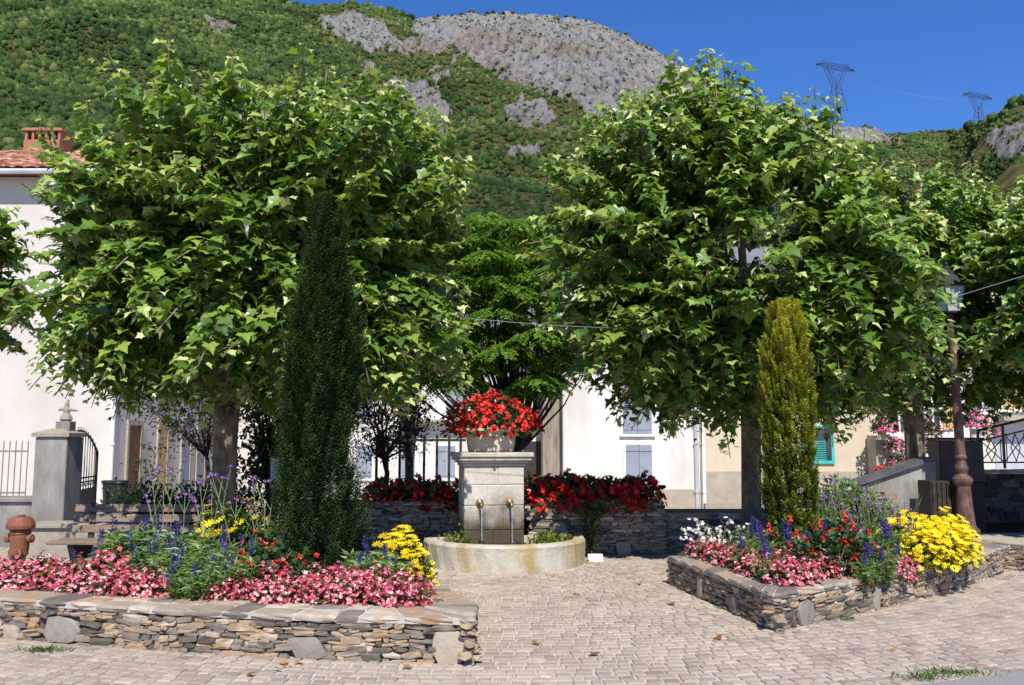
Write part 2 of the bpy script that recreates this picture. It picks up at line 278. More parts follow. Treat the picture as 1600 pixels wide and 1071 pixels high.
class MB:
    def __init__(s): s.v = []; s.f = []; s.r = []
    def add(s, vs, fs, rnd=0.5):
        k = len(s.v); s.v += [tuple(v) for v in vs]; s.f += [tuple(i + k for i in f) for f in fs]; s.r += [rnd] * len(fs); return s
    def box(s, x0, x1, y0, y1, z0, z1, rnd=0.5, rz=0, c=None):
        vs = [(x, y, z) for z in (z0, z1) for y in (y0, y1) for x in (x0, x1)]
        if rz:
            cx, cy = c or ((x0 + x1) / 2, (y0 + y1) / 2); ca, sa = math.cos(rz), math.sin(rz)
            vs = [(cx + (x - cx) * ca - (y - cy) * sa, cy + (x - cx) * sa + (y - cy) * ca, z) for x, y, z in vs]
        return s.add(vs, [(0, 2, 3, 1), (4, 5, 7, 6), (0, 1, 5, 4), (2, 6, 7, 3), (0, 4, 6, 2), (1, 3, 7, 5)], rnd)
    def obox(s, p, ex, ey, ez, rnd=0.5):      # centre and three half-axes
        p = Vector(p); ex, ey, ez = Vector(ex), Vector(ey), Vector(ez)
        vs = [p + a * ex + b * ey + c * ez for c in (-1, 1) for b in (-1, 1) for a in (-1, 1)]
        return s.add(vs, [(0, 2, 3, 1), (4, 5, 7, 6), (0, 1, 5, 4), (2, 6, 7, 3), (0, 4, 6, 2), (1, 3, 7, 5)], rnd)
    def tube(s, pts, rad, n=6, rnd=0.5, cap=True):
        pts = [Vector(p) for p in pts]
        if not hasattr(rad, '__len__'): rad = [rad] * len(pts)
        rings = []; ref = None
        for i, p in enumerate(pts):
            d = (pts[min(i + 1, len(pts) - 1)] - pts[max(i - 1, 0)]).normalized()
            if ref is None: ref = Vector((1, 0, 0)) if abs(d.x) < 0.8 else Vector((0, 1, 0))
            a = (ref - d * ref.dot(d)).normalized(); b = d.cross(a); ref = a
            rings.append([p + (a * math.cos(2 * math.pi * k / n) + b * math.sin(2 * math.pi * k / n)) * rad[i] for k in range(n)])
        vs = [v for r in rings for v in r]; fs = []
        for i in range(len(pts) - 1):
            for k in range(n):
                fs.append((i * n + k, i * n + (k + 1) % n, (i + 1) * n + (k + 1) % n, (i + 1) * n + k))
        if cap: fs.append(tuple(range(n))[::-1]); fs.append(tuple((len(pts) - 1) * n + k for k in range(n)))
        return s.add(vs, fs, rnd)
    def lathe(s, prof, c=(0, 0, 0), n=20, rnd=0.5, sy=1.0):
        vs = []; fs = []
        for r, z in prof:
            vs += [(c[0] + r * math.cos(2 * math.pi * k / n), c[1] + sy * r * math.sin(2 * math.pi * k / n), c[2] + z) for k in range(n)]
        for i in range(len(prof) - 1):
            for k in range(n):
                fs.append((i * n + k, i * n + (k + 1) % n, (i + 1) * n + (k + 1) % n, (i + 1) * n + k))
        fs.append(tuple(range(n))[::-1]); fs.append(tuple((len(prof) - 1) * n + k for k in range(n)))
        return s.add(vs, fs, rnd)
    def prism(s, pts, z0, z1, rnd=0.5):       # horizontal polygon extruded
        n = len(pts); vs = [(p[0], p[1], z0) for p in pts] + [(p[0], p[1], z1) for p in pts]
        fs = [tuple(range(n))[::-1], tuple(range(n, 2 * n))] + [(i, (i + 1) % n, n + (i + 1) % n, n + i) for i in range(n)]
        return s.add(vs, fs, rnd)
    def mesh(s, name):
        me = bpy.data.meshes.new(name); me.from_pydata(s.v, [], s.f)
        a = me.attributes.new('rnd', 'FLOAT', 'FACE'); a.data.foreach_set('value', s.r)
        me.update(); return me
    def build(s, name, m, parent=None, local=False, smooth=False, bevel=0):
        o = link(name, s.mesh(name), m, parent, local, smooth)
        if bevel:
            md = o.modifiers.new('bevel', 'BEVEL'); md.width = bevel; md.segments = 2; md.limit_method = 'ANGLE'; md.angle_limit = R(40)
        return o

def np_mesh(name, V, faces_flat, sizes, rnd):
    me = bpy.data.meshes.new(name)
    me.vertices.add(len(V)); me.vertices.foreach_set('co', V.astype(np.float32).ravel())
    me.loops.add(len(faces_flat)); me.loops.foreach_set('vertex_index', faces_flat.astype(np.int32))
    me.polygons.add(len(sizes)); st = np.concatenate([[0], np.cumsum(sizes)[:-1]]).astype(np.int32)
    me.polygons.foreach_set('loop_start', st)
    a = me.attributes.new('rnd', 'FLOAT', 'FACE'); a.data.foreach_set('value', np.clip(rnd, 0, 1).astype(np.float32))
    me.update(calc_edges=True); return me
def norm(a): return a / (np.linalg.norm(a, axis=1, keepdims=True) + 1e-9)
def scatter(name, tmpl, P, D, N, Sz, rnd, m, parent=None, local=False, smooth=False, curl=None):
    """copies of a small leaf or petal shape: D is its long direction, N its upper side"""
    tv, tf = tmpl; tv = np.array(tv, float)
    P = np.asarray(P, float); D = norm(np.asarray(D, float)); N = np.asarray(N, float)
    X = norm(np.cross(D, N)); Z = np.cross(X, D); Sz = np.asarray(Sz, float).reshape(-1, 1, 1)
    zz = np.repeat(tv[None, :, 2:3], len(P), 0); xx = np.repeat(tv[None, :, 0:1], len(P), 0)
    if curl is not None:
        c_ = RNG.normal(0, curl, (len(P), 1, 1)); e_ = RNG.normal(0, curl, (len(P), 1, 1)); zz = zz + c_ * tv[None, :, 1:2] ** 2 + abs(e_) * abs(xx) ** 1.5 * 1.4 + e_ * xx * tv[None, :, 1:2] * .8
        xx = xx * RNG.uniform(.72, 1.12, (len(P), 1, 1))
    V = P[:, None, :] + Sz * (xx * X[:, None, :] + tv[None, :, 1:2] * D[:, None, :] + zz * Z[:, None, :])
    n, k = len(P), len(tv)
    ff = np.concatenate([np.array(f) for f in tf]); sz = np.array([len(f) for f in tf])
    FF = (ff[None, :] + (np.arange(n) * k)[:, None]).ravel()
    me = np_mesh(name, V.reshape(-1, 3), FF, np.tile(sz, n), np.repeat(np.asarray(rnd, float), len(tf)))
    return link(name, me, m, parent, local, smooth)

def plane_leaf_tmpl():
    h = [(0.14, -0.09), (0.32, -0.08), (0.52, 0.02), (0.47, 0.14), (0.42, 0.25), (0.54, 0.34), (0.68, 0.52), (0.54, 0.55), (0.45, 0.64), (0.31, 0.62), (0.26, 0.76), (0.12, 0.90)]
    pts = [(0, 0)] + h + [(0, 1.08)] + [(-x, y) for x, y in h[::-1]]
    f3 = lambda x, y: (x, y, 0.22 * abs(x) - 0.30 * max(0, y - 0.1) ** 2 - 0.25 * max(0, abs(x) - 0.3))
    v = [f3(0, 0.30)] + [f3(*p) for p in pts]
    n = len(pts); f = [(0, 1 + i, 1 + (i + 1) % n) for i in range(n)]
    return v, f
def oval_tmpl(wd=0.5, cup=0.12):
    v = [(0, 0, 0), (-wd / 2, 0.35, cup), (0, 0.4, 0), (wd / 2, 0.35, cup), (-wd / 3, 0.75, cup * 0.6), (wd / 3, 0.75, cup * 0.6), (0, 1, -0.12)]
    return v, [(0, 2, 1), (0, 3, 2), (1, 2, 6, 4), (2, 3, 5, 6)]
def blade_tmpl(wd=0.18): return [(0, 0, 0), (-wd / 2, 0.4, 0.02), (0, 1, -0.1), (wd / 2, 0.4, 0.02)], [(0, 3, 2, 1)]
def petals_tmpl(n, wd=0.9, r0=0.08, lift=0.25, rnd_tip=True):
    v = [(0, 0, 0)]; f = []
    for k in range(n):
        a = 2 * math.pi * k / n; ca, sa = math.cos(a), math.sin(a); hw = math.pi / n * wd
        def pt(r, da, z): return (r * math.cos(a + da), r * math.sin(a + da), z)
        b = len(v); v += [pt(0.35, -hw, lift * 0.3), pt(0.92, -hw * 0.7, lift), pt(1.0, 0, lift * 0.8), pt(0.92, hw * 0.7, lift), pt(0.35, hw, lift * 0.3)]
        f.append((0, b, b + 1, b + 2, b + 3, b + 4))
    return v, f
def bell_tmpl():              # a hanging trumpet opening along +Y
    v = []; f = []; n = 5
    for (r, y) in ((0.06, 0), (0.12, 0.45), (0.34, 1.0)):
        v += [(r * math.cos(2 * math.pi * k / n), y, r * math.sin(2 * math.pi * k / n)) for k in range(n)]
    for i in range(2):
        for k in range(n): f.append((i * n + k, i * n + (k + 1) % n, (i + 1) * n + (k + 1) % n, (i + 1) * n + k))
    return v, f
T_PLANE, T_OVAL, T_ROUND, T_BLADE, T_NEEDLE = plane_leaf_tmpl(), oval_tmpl(0.5), oval_tmpl(0.85, 0.15), blade_tmpl(0.22), blade_tmpl(0.26)
T_P4, T_P8, T_BELL, T_BALL = petals_tmpl(4, 1.0, lift=0.3), petals_tmpl(9, 0.75, lift=0.12), bell_tmpl(), None

def U(n, a=0, b=1): return RNG.uniform(a, b, n)
def dirs(n):
    v = RNG.normal(size=(n, 3)); return norm(v)

# ------------------------------------------------------------------ stones
def stone_tmpl():
    v = []; idx = {}
    f = []
    g = (-1, 0, 1)
    for x in g:
        for y in g:
            for z in g:
                if x == y == z == 0: continue
                idx[(x, y, z)] = len(v)
                k = abs(x) + abs(y) + abs(z); s = {1: 1.0, 2: 0.97, 3: 0.89}[k]
                v.append((x * s, y * s, z * s))
    for ax in range(3):
        for sg in (-1, 1):
            for a in (-1, 0):
                for b in (-1, 0):
                    q = []
                    for da, db in ((0, 0), (1, 0), (1, 1), (0, 1)):
                        c = [0, 0, 0]; c[ax] = sg; c[(ax + 1) % 3] = a + da; c[(ax + 2) % 3] = b + db
                        q.append(idx[tuple(c)])
                    f.append(tuple(q if sg > 0 else q[::-1]))
    return v, f
ST_V, ST_F = stone_tmpl()
def stone(mb, c, ex, ey, ez, jit=0.12, rnd=None):
    """rounded, irregular block: ex, ey, ez are half-axes"""
    vs = []
    sk = random.uniform(-0.25, 0.25)
    for x, y, z in ST_V:
        j = 1 + random.uniform(-jit, jit); k = 1 + random.uniform(-jit, jit)
        xx = x * j + z * sk * (ez.length / max(ex.length, 1e-6)); zz = z * k
        vs.append(c + ex * xx + ey * (y * (1 + random.uniform(-jit, jit) * 0.6)) + ez * zz)
    mb.add(vs, ST_F, random.random() if rnd is None else rnd)

def seg_len(pl): return [(Vector(pl[i + 1]) - Vector(pl[i])).length for i in range(len(pl) - 1)]
def stone_wall(name, label, pl, H, thick=0.34, cat='wall', group=None, coping=0.42, slabs=(), course=(0.020, 0.050), slen=(0.06, 0.24),
               out_side=1, z0=0.0, both=False, cap_h=0.05, zf=None, darkm='dark_mortar', smat='stone'):
    """dry-laid wall: pl runs along its outer foot; out_side=1 puts the outer face right of the direction of travel"""
    root = thing(name, label, cat, (pl[0][0], pl[0][1], z0), 0, group)
    core = MB(); st = MB(); cp = MB(); mo = MB()
    pl = [Vector((p[0], p[1], 0)) for p in pl]
    zf = zf or (lambda s: 1.0)
    total = sum(seg_len(pl)); acc = 0
    nrs = []
    for i in range(len(pl) - 1):
        t = (pl[i + 1] - pl[i]).normalized(); nrs.append(Vector((t.y, -t.x, 0)) * out_side)
    mit = [nrs[0]] + [(nrs[i] + nrs[i + 1]) / (1 + nrs[i].dot(nrs[i + 1])) for i in range(len(nrs) - 1)] + [nrs[-1]]
    for i in range(len(pl) - 1):
        a, b = pl[i], pl[i + 1]; L = (b - a).length; t = (b - a).normalized(); nrm = nrs[i]
        ha, hb = H * zf(acc / total), H * zf((acc + L) / total)
        up = Vector((0, 0, 1))
        vs = [a - mit[i] * .035, b - mit[i + 1] * .035, b - mit[i + 1] * thick, a - mit[i] * thick]
        vs = [v + up * z0 for v in vs] + [vs[0] + up * (z0 + ha - 0.03), vs[1] + up * (z0 + hb - 0.03), vs[2] + up * (z0 + hb - 0.03), vs[3] + up * (z0 + ha - 0.03)]
        core.add(vs, [(3, 2, 1, 0), (4, 5, 6, 7), (0, 1, 5, 4), (1, 2, 6, 5), (2, 3, 7, 6), (3, 0, 4, 7)])
        sl_ = [(s * total - acc, w_, h_, kd) for (s, w_, h_, kd) in slabs if acc <= s * total < acc + L]
        for (s, w_, h_, kd) in sl_:
            c = a + t * s - nrm * 0.015 + up * (z0 + h_ / 2)
            n = 11; skw = random.uniform(-.3, .3)
            poly = []
            for k in range(n):
                an = 2 * math.pi * k / n; 
                if kd == 'round': rr = (1 + random.uniform(-.06, .06)); px_, pz_ = math.cos(an) * rr, math.sin(an) * rr
                else:
                    px_ = max(-1, min(1, 1.25 * math.cos(an))) * random.uniform(.78, 1.08); pz_ = max(-1, min(1, 1.25 * math.sin(an))) * random.uniform(.80, 1.0); px_ += skw * pz_
                poly.append((px_ * w_ / 2, pz_ * h_ / 2))
            f0 = [c + t * x + up * z + nrm * 0.028 for x, z in poly]; f1 = [c + t * x * 1.06 + up * z * 1.06 + nrm * 0.008 for x, z in poly]; f2 = [p - nrm * 0.05 for p in f1]
            cc = c + nrm * 0.036
            fs = [(0, 1 + k, 1 + (k + 1) % n) for k in range(n)]
            for lay in (0, 1):
                fs += [(1 + lay * n + k, 1 + (lay + 1) * n + k, 1 + (lay + 1) * n + (k + 1) % n, 1 + lay * n + (k + 1) % n) for k in range(n)]
            mo.add([cc] + f0 + f1 + f2, fs, random.random())
        sides = [(0.0, nrm)] + ([(-thick, -nrm)] if both else [])
        for off, nn in sides:
            z = 0.0
            while z < max(ha, hb) - 0.02:
                ch = random.uniform(*course)
                s = -random.uniform(0, 0.1)
                while s < L:
                    ln = random.uniform(*slen) * (1.0 if ch > 0.04 else 0.8)
                    mid = s + ln / 2
                    hh = ha + (hb - ha) * min(1, max(0, mid / L))
                    if z + ch * 0.7 < hh and not (off == 0 and any(abs(mid - q[0]) < q[1] / 2 and z + ch / 2 < q[2] for q in sl_)):
                        dpt = random.uniform(0.035, 0.055)
                        c = a + t * min(max(mid, 0.02), L - 0.02) + nrm * off - nn * (dpt - random.uniform(-0.004, 0.02)) + up * (z0 + z + ch / 2 + random.uniform(-.006, .006))
                        tilt = random.gauss(0, 0.07)
                        ex = (t * math.cos(tilt) + up * math.sin(tilt)) * (ln / 2 - 0.003); ez = (up * math.cos(tilt) - t * math.sin(tilt)) * (ch / 2 * random.uniform(.85, 1.12))
                        stone(st, c, ex, nn * dpt, ez, 0.20)
                    s += ln
                z += ch * 0.97
        # coping
        if coping:
            s = 0.0
            W2 = coping / 2
            while s < L - 0.03:
                ln = min(random.uniform(0.16, 0.42), L - s)
                hh = ha + (hb - ha) * ((s + ln / 2) / L)
                split = random.random() < 0.45
                rows = [(-1, -0.05 + random.uniform(-.1, .1)), (random.uniform(-.05, .1), 1)] if split else [(-1, 1)]
                for (c0, c1) in rows:
                    def pt(ss, dd, zz):
                        d_ = -.03 + dd * coping; u_ = ss / L
                        return (a - mit[i] * d_).lerp(b - mit[i + 1] * d_, u_) + up * (z0 + ha + (hb - ha) * u_ + zz)
                    s0_, s1_ = s + .006 * random.random() + .002, s + ln - .004 - .006 * random.random(); d0_, d1_ = (c0 + 1) / 2 + .008, (c1 + 1) / 2 - .008
                    sk0, sk1 = random.uniform(-.03, .03) * (s > .05), random.uniform(-.03, .03) * (s + ln < L - .05); dz_ = random.uniform(-.004, .006)
                    vs_ = []
                    for x_, y_, z_ in ST_V:
                        sx_ = s0_ + (s1_ - s0_) * (x_ + 1) / 2 + (sk0 + (sk1 - sk0) * (x_ + 1) / 2) * (y_) + random.uniform(-.008, .008)
                        vs_.append(pt(min(max(sx_, 0), L), d0_ + (d1_ - d0_) * (y_ + 1) / 2 + random.uniform(-.018, .018), z_ * cap_h / 2 + dz_ + random.uniform(-.003, .003)))
                    cp.add(vs_, ST_F, random.random())
                s += ln
            q = [a + mit[i] * 0.012, b + mit[i + 1] * 0.012, b - mit[i + 1] * (coping - 0.045), a - mit[i] * (coping - 0.045)]
            hs = [ha, hb, hb, ha]
            vs = [p + up * (z0 + h - cap_h * 0.55) for p, h in zip(q, hs)] + [p + up * (z0 + h + cap_h * 0.34) for p, h in zip(q, hs)]
            core2.append((vs, name)) if False else MORT.setdefault(name, MB()).add(vs, [(3, 2, 1, 0), (4, 5, 6, 7), (0, 1, 5, 4), (1, 2, 6, 5), (2, 3, 7, 6), (3, 0, 4, 7)])
        acc += L
    core.build('core', M[darkm], root); st.build('stones', M[smat], root)
    if mo.v: mo.build('slab_stone', M['slab_stone'], root)
    if coping:
        cpo = cp.build('coping', M['coping_stone'], root); MORT.pop(name).build('mortar', M['mortar'], cpo)
    return root
MORT = {}

# ================================================================== THE SETTING
# ground: level square, dropping towards the street behind the gardens
xs = np.concatenate([np.linspace(-4000, -60, 12), np.linspace(-50, 50, 51), np.linspace(60, 4000, 12)])
ys = np.concatenate([np.linspace(-200, 10, 8), np.linspace(12, 60, 49), np.linspace(70, 9000, 14)])
def gz(x, y):
    t = min(1, max(0, (y - 15.5) / 7)); return -0.03 - 0.68 * t * t * (3 - 2 * t)
V = [(x, y, gz(x, y)) for y in ys for x in xs]; nx = len(xs)
Fc = [(j * nx + i, j * nx + i + 1, (j + 1) * nx + i + 1, (j + 1) * nx + i) for j in range(len(ys) - 1) for i in range(nx - 1)]
mb = MB(); mb.add(V, Fc); g_ = mb.build('ground', M['plinth'], smooth=True); tag(g_, kind='structure')
# mortar bed of the paving and the setts in concentric rows round the fountain
mb = MB(); mb.box(-13, 16, -3, 14.0, -0.05, 0.0); j_ = mb.build('paving_bed', M['joint']); tag(j_, kind='structure')

PC = Vector((-0.1, 15.6))
LW = [G(-330, 978), G(0, 999), G(200, 1016), G(390, 1028), G(560, 1035), G(738, 1040)]     # left planter's outer foot
def side_of(p, a, b): return (b.x - a.x) * (p[1] - a.y) - (b.y - a.y) * (p[0] - a.x)
RC, RL = G(1210, 990), G(1046, 915)
RW = [RL, RC, G(1330, 964), G(1450, 936), G(1530, 912), G(1577, 893)]
ROAD_A, ROAD_B = G(1400, 1078), G(1640, 1047)
setts = MB(); rr = 1.6; k = 0
while rr < 13.5:
    hgt = 0.108 + random.uniform(-.004, .004); rm = rr + hgt / 2
    th = random.uniform(0, 0.1) - 2.2
    while th < 2.2:
        ln = random.choice((0.095, 0.11, 0.12, 0.13, 0.15)) + random.uniform(-.01, .01)
        da = ln / rm; tm = th + da / 2; th += da
        wob = 0.02 * math.sin(tm * 9 + rr * 1.7)
        cx, cy = PC.x + (rm + wob) * math.sin(tm), PC.y - (rm + wob) * math.cos(tm)
        if cy < 4.9 or cy > 13.9 or abs(cx) > cy * 0.66 + 0.8: continue
        if side_of((cx, cy), ROAD_A, ROAD_B) < 0 and cx > 1.5: continue
        g = 0.0095
        pts = []
        for (r_, t_) in ((rm - hgt / 2 + g, tm - da / 2 + g / rm), (rm - hgt / 2 + g, tm + da / 2 - g / rm), (rm + hgt / 2 - g, tm + da / 2 - g / rm), (rm + hgt / 2 - g, tm - da / 2 + g / rm)):
            r_ += wob + random.uniform(-.007, .007); t_ += random.uniform(-.008, .008) / rm
            pts.append((PC.x + r_ * math.sin(t_), PC.y - r_ * math.cos(t_)))
        ztop = 0.010 + random.uniform(-.002, .004); c = (sum(p[0] for p in pts) / 4, sum(p[1] for p in pts) / 4)
        lo = [(p[0], p[1], -0.01) for p in pts]; mid = [(p[0], p[1], ztop - 0.006) for p in pts]
        hi = [(c[0] + (p[0] - c[0]) * 0.86, c[1] + (p[1] - c[1]) * 0.86, ztop + random.uniform(-.001, .001)) for p in pts]
        fs = [(8, 9, 10, 11)] + [(4 + i, 4 + (i + 1) % 4, 8 + (i + 1) % 4, 8 + i) for i in range(4)] + [(i, (i + 1) % 4, 4 + (i + 1) % 4, 4 + i) for i in range(4)]
        setts.add(lo + mid + hi, [f[::-1] for f in fs], min(1, max(0, random.gauss(0.5, 0.2))))
    rr += hgt; k += 1
o = setts.build('paving', M['sett']); tag(o, kind='structure')
bm_flip = o.data; bm_flip.flip_normals()
d = (ROAD_B - ROAD_A).normalized(); nn = Vector((d.y, -d.x, 0))
mb = MB(); q = [ROAD_A - d * 1.5, ROAD_B + d * 6, ROAD_B + d * 6 + nn * 6, ROAD_A - d * 1.5 + nn * 6]
mb.add([(p.x, p.y, 0.016) for p in q], [(3, 2, 1, 0)]); o = mb.build('road', M['asphalt']); tag(o, kind='structure')

# ------------------------------------------------------------------ mountain
RIDGE = [(-900, -260), (-300, -160), (0, -70), (200, -35), (380, 4), (440, 14), (480, 21), (540, 12), (600, 20), (640, 31), (700, 24), (780, 18), (850, 26), (920, 33), (960, 46),
         (1000, 66), (1040, 86), (1090, 112), (1150, 148), (1250, 183), (1330, 200), (1400, 208), (1530, 207), (1570, 186), (1610, 160), (1750, 120), (2500, 60)]
def interp(tab, x):
    return float(np.interp(x, [a for a, b in tab], [b for a, b in tab]))
ROCK = [
 [(636, 36), (700, 26), (780, 14), (850, 22), (925, 30), (1000, 62), (1040, 82), (1120, 140), (1250, 178), (1410, 205), (1400, 222), (1250, 214), (1100, 214), (1000, 205), (930, 186), (872, 158), (828, 142), (800, 128), (735, 98), (700, 80), (655, 60)],
 [(484, 28), (530, 26), (575, 30), (592, 48), (612, 66), (655, 72), (645, 84), (560, 82), (530, 62), (500, 48)],
 [(575, 150), (620, 132), (655, 128), (690, 160), (698, 190), (690, 210), (640, 200), (590, 190)],
 [(784, 172), (815, 160), (845, 160), (874, 186), (850, 200), (820, 208), (796, 192)],
 [(296, 28), (330, 30), (362, 36), (350, 46), (325, 54), (305, 46)],
 [(660, 118), (690, 112), (700, 130), (680, 140)],
 [(1556, 222), (1575, 205), (1640, 190), (1640, 250), (1570, 250)], [(655, 60), (690, 80), (672, 88), (648, 74)], [(1350, 205), (1420, 214), (1420, 224), (1350, 218)]]
def in_poly(x, y, poly):
    c = False; n = len(poly)
    for i in range(n):
        x1, y1 = poly[i]; x2, y2 = poly[(i + 1) % n]
        if (y1 > y) != (y2 > y) and x < (x2 - x1) * (y - y1) / (y2 - y1) + x1: c = not c
    return c
def ridge_dist(px):          # distance of the ridge line ahead
    return interp([(-900, 420), (300, 520), (640, 620), (1000, 640), (1300, 700), (1500, 720), (1540, 480), (1600, 420), (2500, 300)], px)
FOOT = 62.0
NA, NR = 760, 250
pxs = np.linspace(-420, 2020, NA)
MV = np.zeros((NR, NA, 3)); RK = np.zeros((NR, NA)); PP = np.zeros((NR, NA, 2))
def apparent(px, py):       # slope tangent (height over forward distance) of that line of sight
    v = (535.5 - py) / F; return (ST + v * CT) / (CT - v * ST)
for i, px in enumerate(pxs):
    Rd = ridge_dist(px); tr = apparent(px, interp(RIDGE, px))
    u = (px - 800) / F
    zr = EYE + tr * Rd
    for j in range(NR):
        s = j / (NR - 1) * 1.18
        Y = FOOT + (Rd - FOOT) * min(s, 1) + max(0, s - 1) * 900
        X = u * Y / CT * (1.0)
        if s <= 1: Z = -0.8 + (zr + 0.8) * (0.80 * s + 0.20 * s * s)
        else: Z = zr * (1 - (s - 1) * 3.0)
        p = Vector((X, Y, 0))
        amp = 16 * min(1, s * 2.2) * (0.25 if s > 0.93 else 1)
        nz = mnoise.fractal(p * 0.011, 1.0, 2.1, 5) 
        Z += amp * nz
        # how it looks from the square decides where the cliffs stand out
        tt = (Z - EYE) / Y; ang = math.atan(tt) - PITCH; py = 535.5 - F * math.tan(ang)
        pj = px + 14 * mnoise.fractal(p * 0.03, 1, 2, 3); qj = py + 9 * mnoise.fractal(p * 0.035 + Vector((9, 9, 9)), 1, 2, 3)
        rk = 1.0 if any(in_poly(pj, qj, P_) for P_ in ROCK) and s < 1.02 else 0.0
        if s > 0.985 and 630 < px < 1400: rk = 1.0
        if 560 < px < 1000 and .12 < s < .95 and mnoise.fractal(p * 0.045 + Vector((3, 1, 7)), 1, 2, 4) > .62: rk = 1.0
        if rk: Z += 7.0 * abs(mnoise.fractal(Vector((X * 0.06, Y * 0.03, Z * 0.02)), 0.8, 2.2, 7)) * (0.45 if s > 0.9 else 1)
        MV[j, i] = (X, Y, Z); RK[j, i] = rk; PP[j, i] = (px, py)
idx = np.arange(NR * NA).reshape(NR, NA)
q = np.stack([idx[:-1, :-1], idx[:-1, 1:], idx[1:, 1:], idx[1:, :-1]], -1).reshape(-1)
me = np_mesh('mountain', MV.reshape(-1, 3), q, np.full((NR - 1) * (NA - 1), 4), np.zeros((NR - 1) * (NA - 1)))
a_ = me.attributes.new('rock', 'FLOAT', 'POINT')
RKs = RK.copy()
RKs[1:-1, 1:-1] = (RK[1:-1, 1:-1] * 2 + RK[:-2, 1:-1] + RK[2:, 1:-1] + RK[1:-1, :-2] + RK[1:-1, 2:]) / 6
a_.data.foreach_set('value', RKs.ravel().astype(np.float32))
mm = bpy.data.materials.new('mountain'); mm.use_nodes = True
n = mm.node_tree.nodes; l = mm.node_tree.links; b = n['Principled BSDF']; b.inputs['Roughness'].default_value = 0.95; b.inputs['Specular IOR Level'].default_value = 0.1
tc = n.new('ShaderNodeTexCoord')
def nz_(sc, det=8, vec=None, rg=0.6):
    t = n.new('ShaderNodeTexNoise'); t.inputs['Scale'].default_value = sc; t.inputs['Detail'].default_value = det; t.inputs['Roughness'].default_value = rg
    l.new(vec or tc.outputs['Object'], t.inputs['Vector']); return t.outputs['Fac']
def ramp_(fac, els):
    c = n.new('ShaderNodeValToRGB')
    while len(c.color_ramp.elements) < len(els): c.color_ramp.elements.new(.5)
    for e, (p, cc) in zip(c.color_ramp.elements, els): e.position = p; e.color = (*cc, 1)
    l.new(fac, c.inputs[0]); return c.outputs[0]
mpv = n.new('ShaderNodeMapping'); mpv.inputs['Scale'].default_value = (1, 0.5, 0.35); l.new(tc.outputs['Object'], mpv.inputs[0])
rockc = ramp_(nz_(0.32, 9, mpv.outputs[0], 0.72), [(0.37, (0.055, 0.053, 0.05)), (0.43, (0.22, 0.212, 0.20)), (0.50, (0.35, 0.335, 0.315)), (0.62, (0.43, 0.41, 0.375)), (0.75, (0.54, 0.51, 0.45))])
rockw = ramp_(nz_(0.03, 5), [(0.48, (1, 1, 1)), (0.66, (0.82, 0.68, 0.54))])
mxr = n.new('ShaderNodeMixRGB'); mxr.blend_type = 'MULTIPLY'; mxr.inputs[0].default_value = 0.8; l.new(rockc, mxr.inputs[1]); l.new(rockw, mxr.inputs[2])
grn = ramp_(nz_(0.06, 9, None, 0.7), [(0.30, (0.06, 0.075, 0.02)), (0.46, (0.12, 0.12, 0.036)), (0.58, (0.20, 0.165, 0.07)), (0.70, (0.30, 0.25, 0.16))])
at_ = n.new('ShaderNodeAttribute'); at_.attribute_name = 'rock'
mr = n.new('ShaderNodeMath'); mr.operation = 'MULTIPLY_ADD'; mr.inputs[1].default_value = 1.9; mr.inputs[2].default_value = -0.95
l.new(nz_(0.12, 9, None, 0.75), mr.inputs[0]); ad = n.new('ShaderNodeMath'); ad.operation = 'ADD'; l.new(mr.outputs[0], ad.inputs[0]); l.new(at_.outputs['Fac'], ad.inputs[1])
st_ = n.new('ShaderNodeMapRange'); st_.inputs[1].default_value = 0.46; st_.inputs[2].default_value = 0.56; l.new(ad.outputs[0], st_.inputs[0])
mx = n.new('ShaderNodeMixRGB'); l.new(st_.outputs[0], mx.inputs[0]); l.new(grn, mx.inputs[1]); l.new(mxr.outputs[0], mx.inputs[2]); l.new(mx.outputs[0], b.inputs['Base Color'])
bp = n.new('ShaderNodeBump'); bp.inputs['Strength'].default_value = 1.0; bp.inputs['Distance'].default_value = 7.0
l.new(nz_(0.22, 10, mpv.outputs[0], 0.75), bp.inputs['Height']); l.new(bp.outputs[0], b.inputs['Normal'])
o = link('mountain', me, mm, smooth=True); tag(o, kind='structure')

# woods on the slopes (one mass: nobody could count it)
ico_t = (1 + 5 ** .5) / 2
IV = norm(np.array([(-1, ico_t, 0), (1, ico_t, 0), (-1, -ico_t, 0), (1, -ico_t, 0), (0, -1, ico_t), (0, 1, ico_t), (0, -1, -ico_t), (0, 1, -ico_t), (ico_t, 0, -1), (ico_t, 0, 1), (-ico_t, 0, -1), (-ico_t, 0, 1)], float))
IF = [(0, 11, 5), (0, 5, 1), (0, 1, 7), (0, 7, 10), (0, 10, 11), (1, 5, 9), (5, 11, 4), (11, 10, 2), (10, 7, 6), (7, 1, 8), (3, 9, 4), (3, 4, 2), (3, 2, 6), (3, 6, 8), (3, 8, 9), (4, 9, 5), (2, 4, 11), (6, 2, 10), (8, 6, 7), (9, 8, 1)]
def subdiv(V_, F_):
    V_ = [tuple(v) for v in V_]; cache = {}; out = []
    def mid(a, b):
        k = (min(a, b), max(a, b))
        if k not in cache:
            m_ = np.array(V_[a]) + np.array(V_[b]); m_ /= np.linalg.norm(m_); cache[k] = len(V_); V_.append(tuple(m_))
        return cache[k]
    for a, b, c in F_:
        x, y, z = mid(a, b), mid(b, c), mid(c, a); out += [(a, x, z), (b, y, x), (c, z, y), (x, y, z)]
    return np.array(V_), out
IV2, IF2 = subdiv(IV, IF)
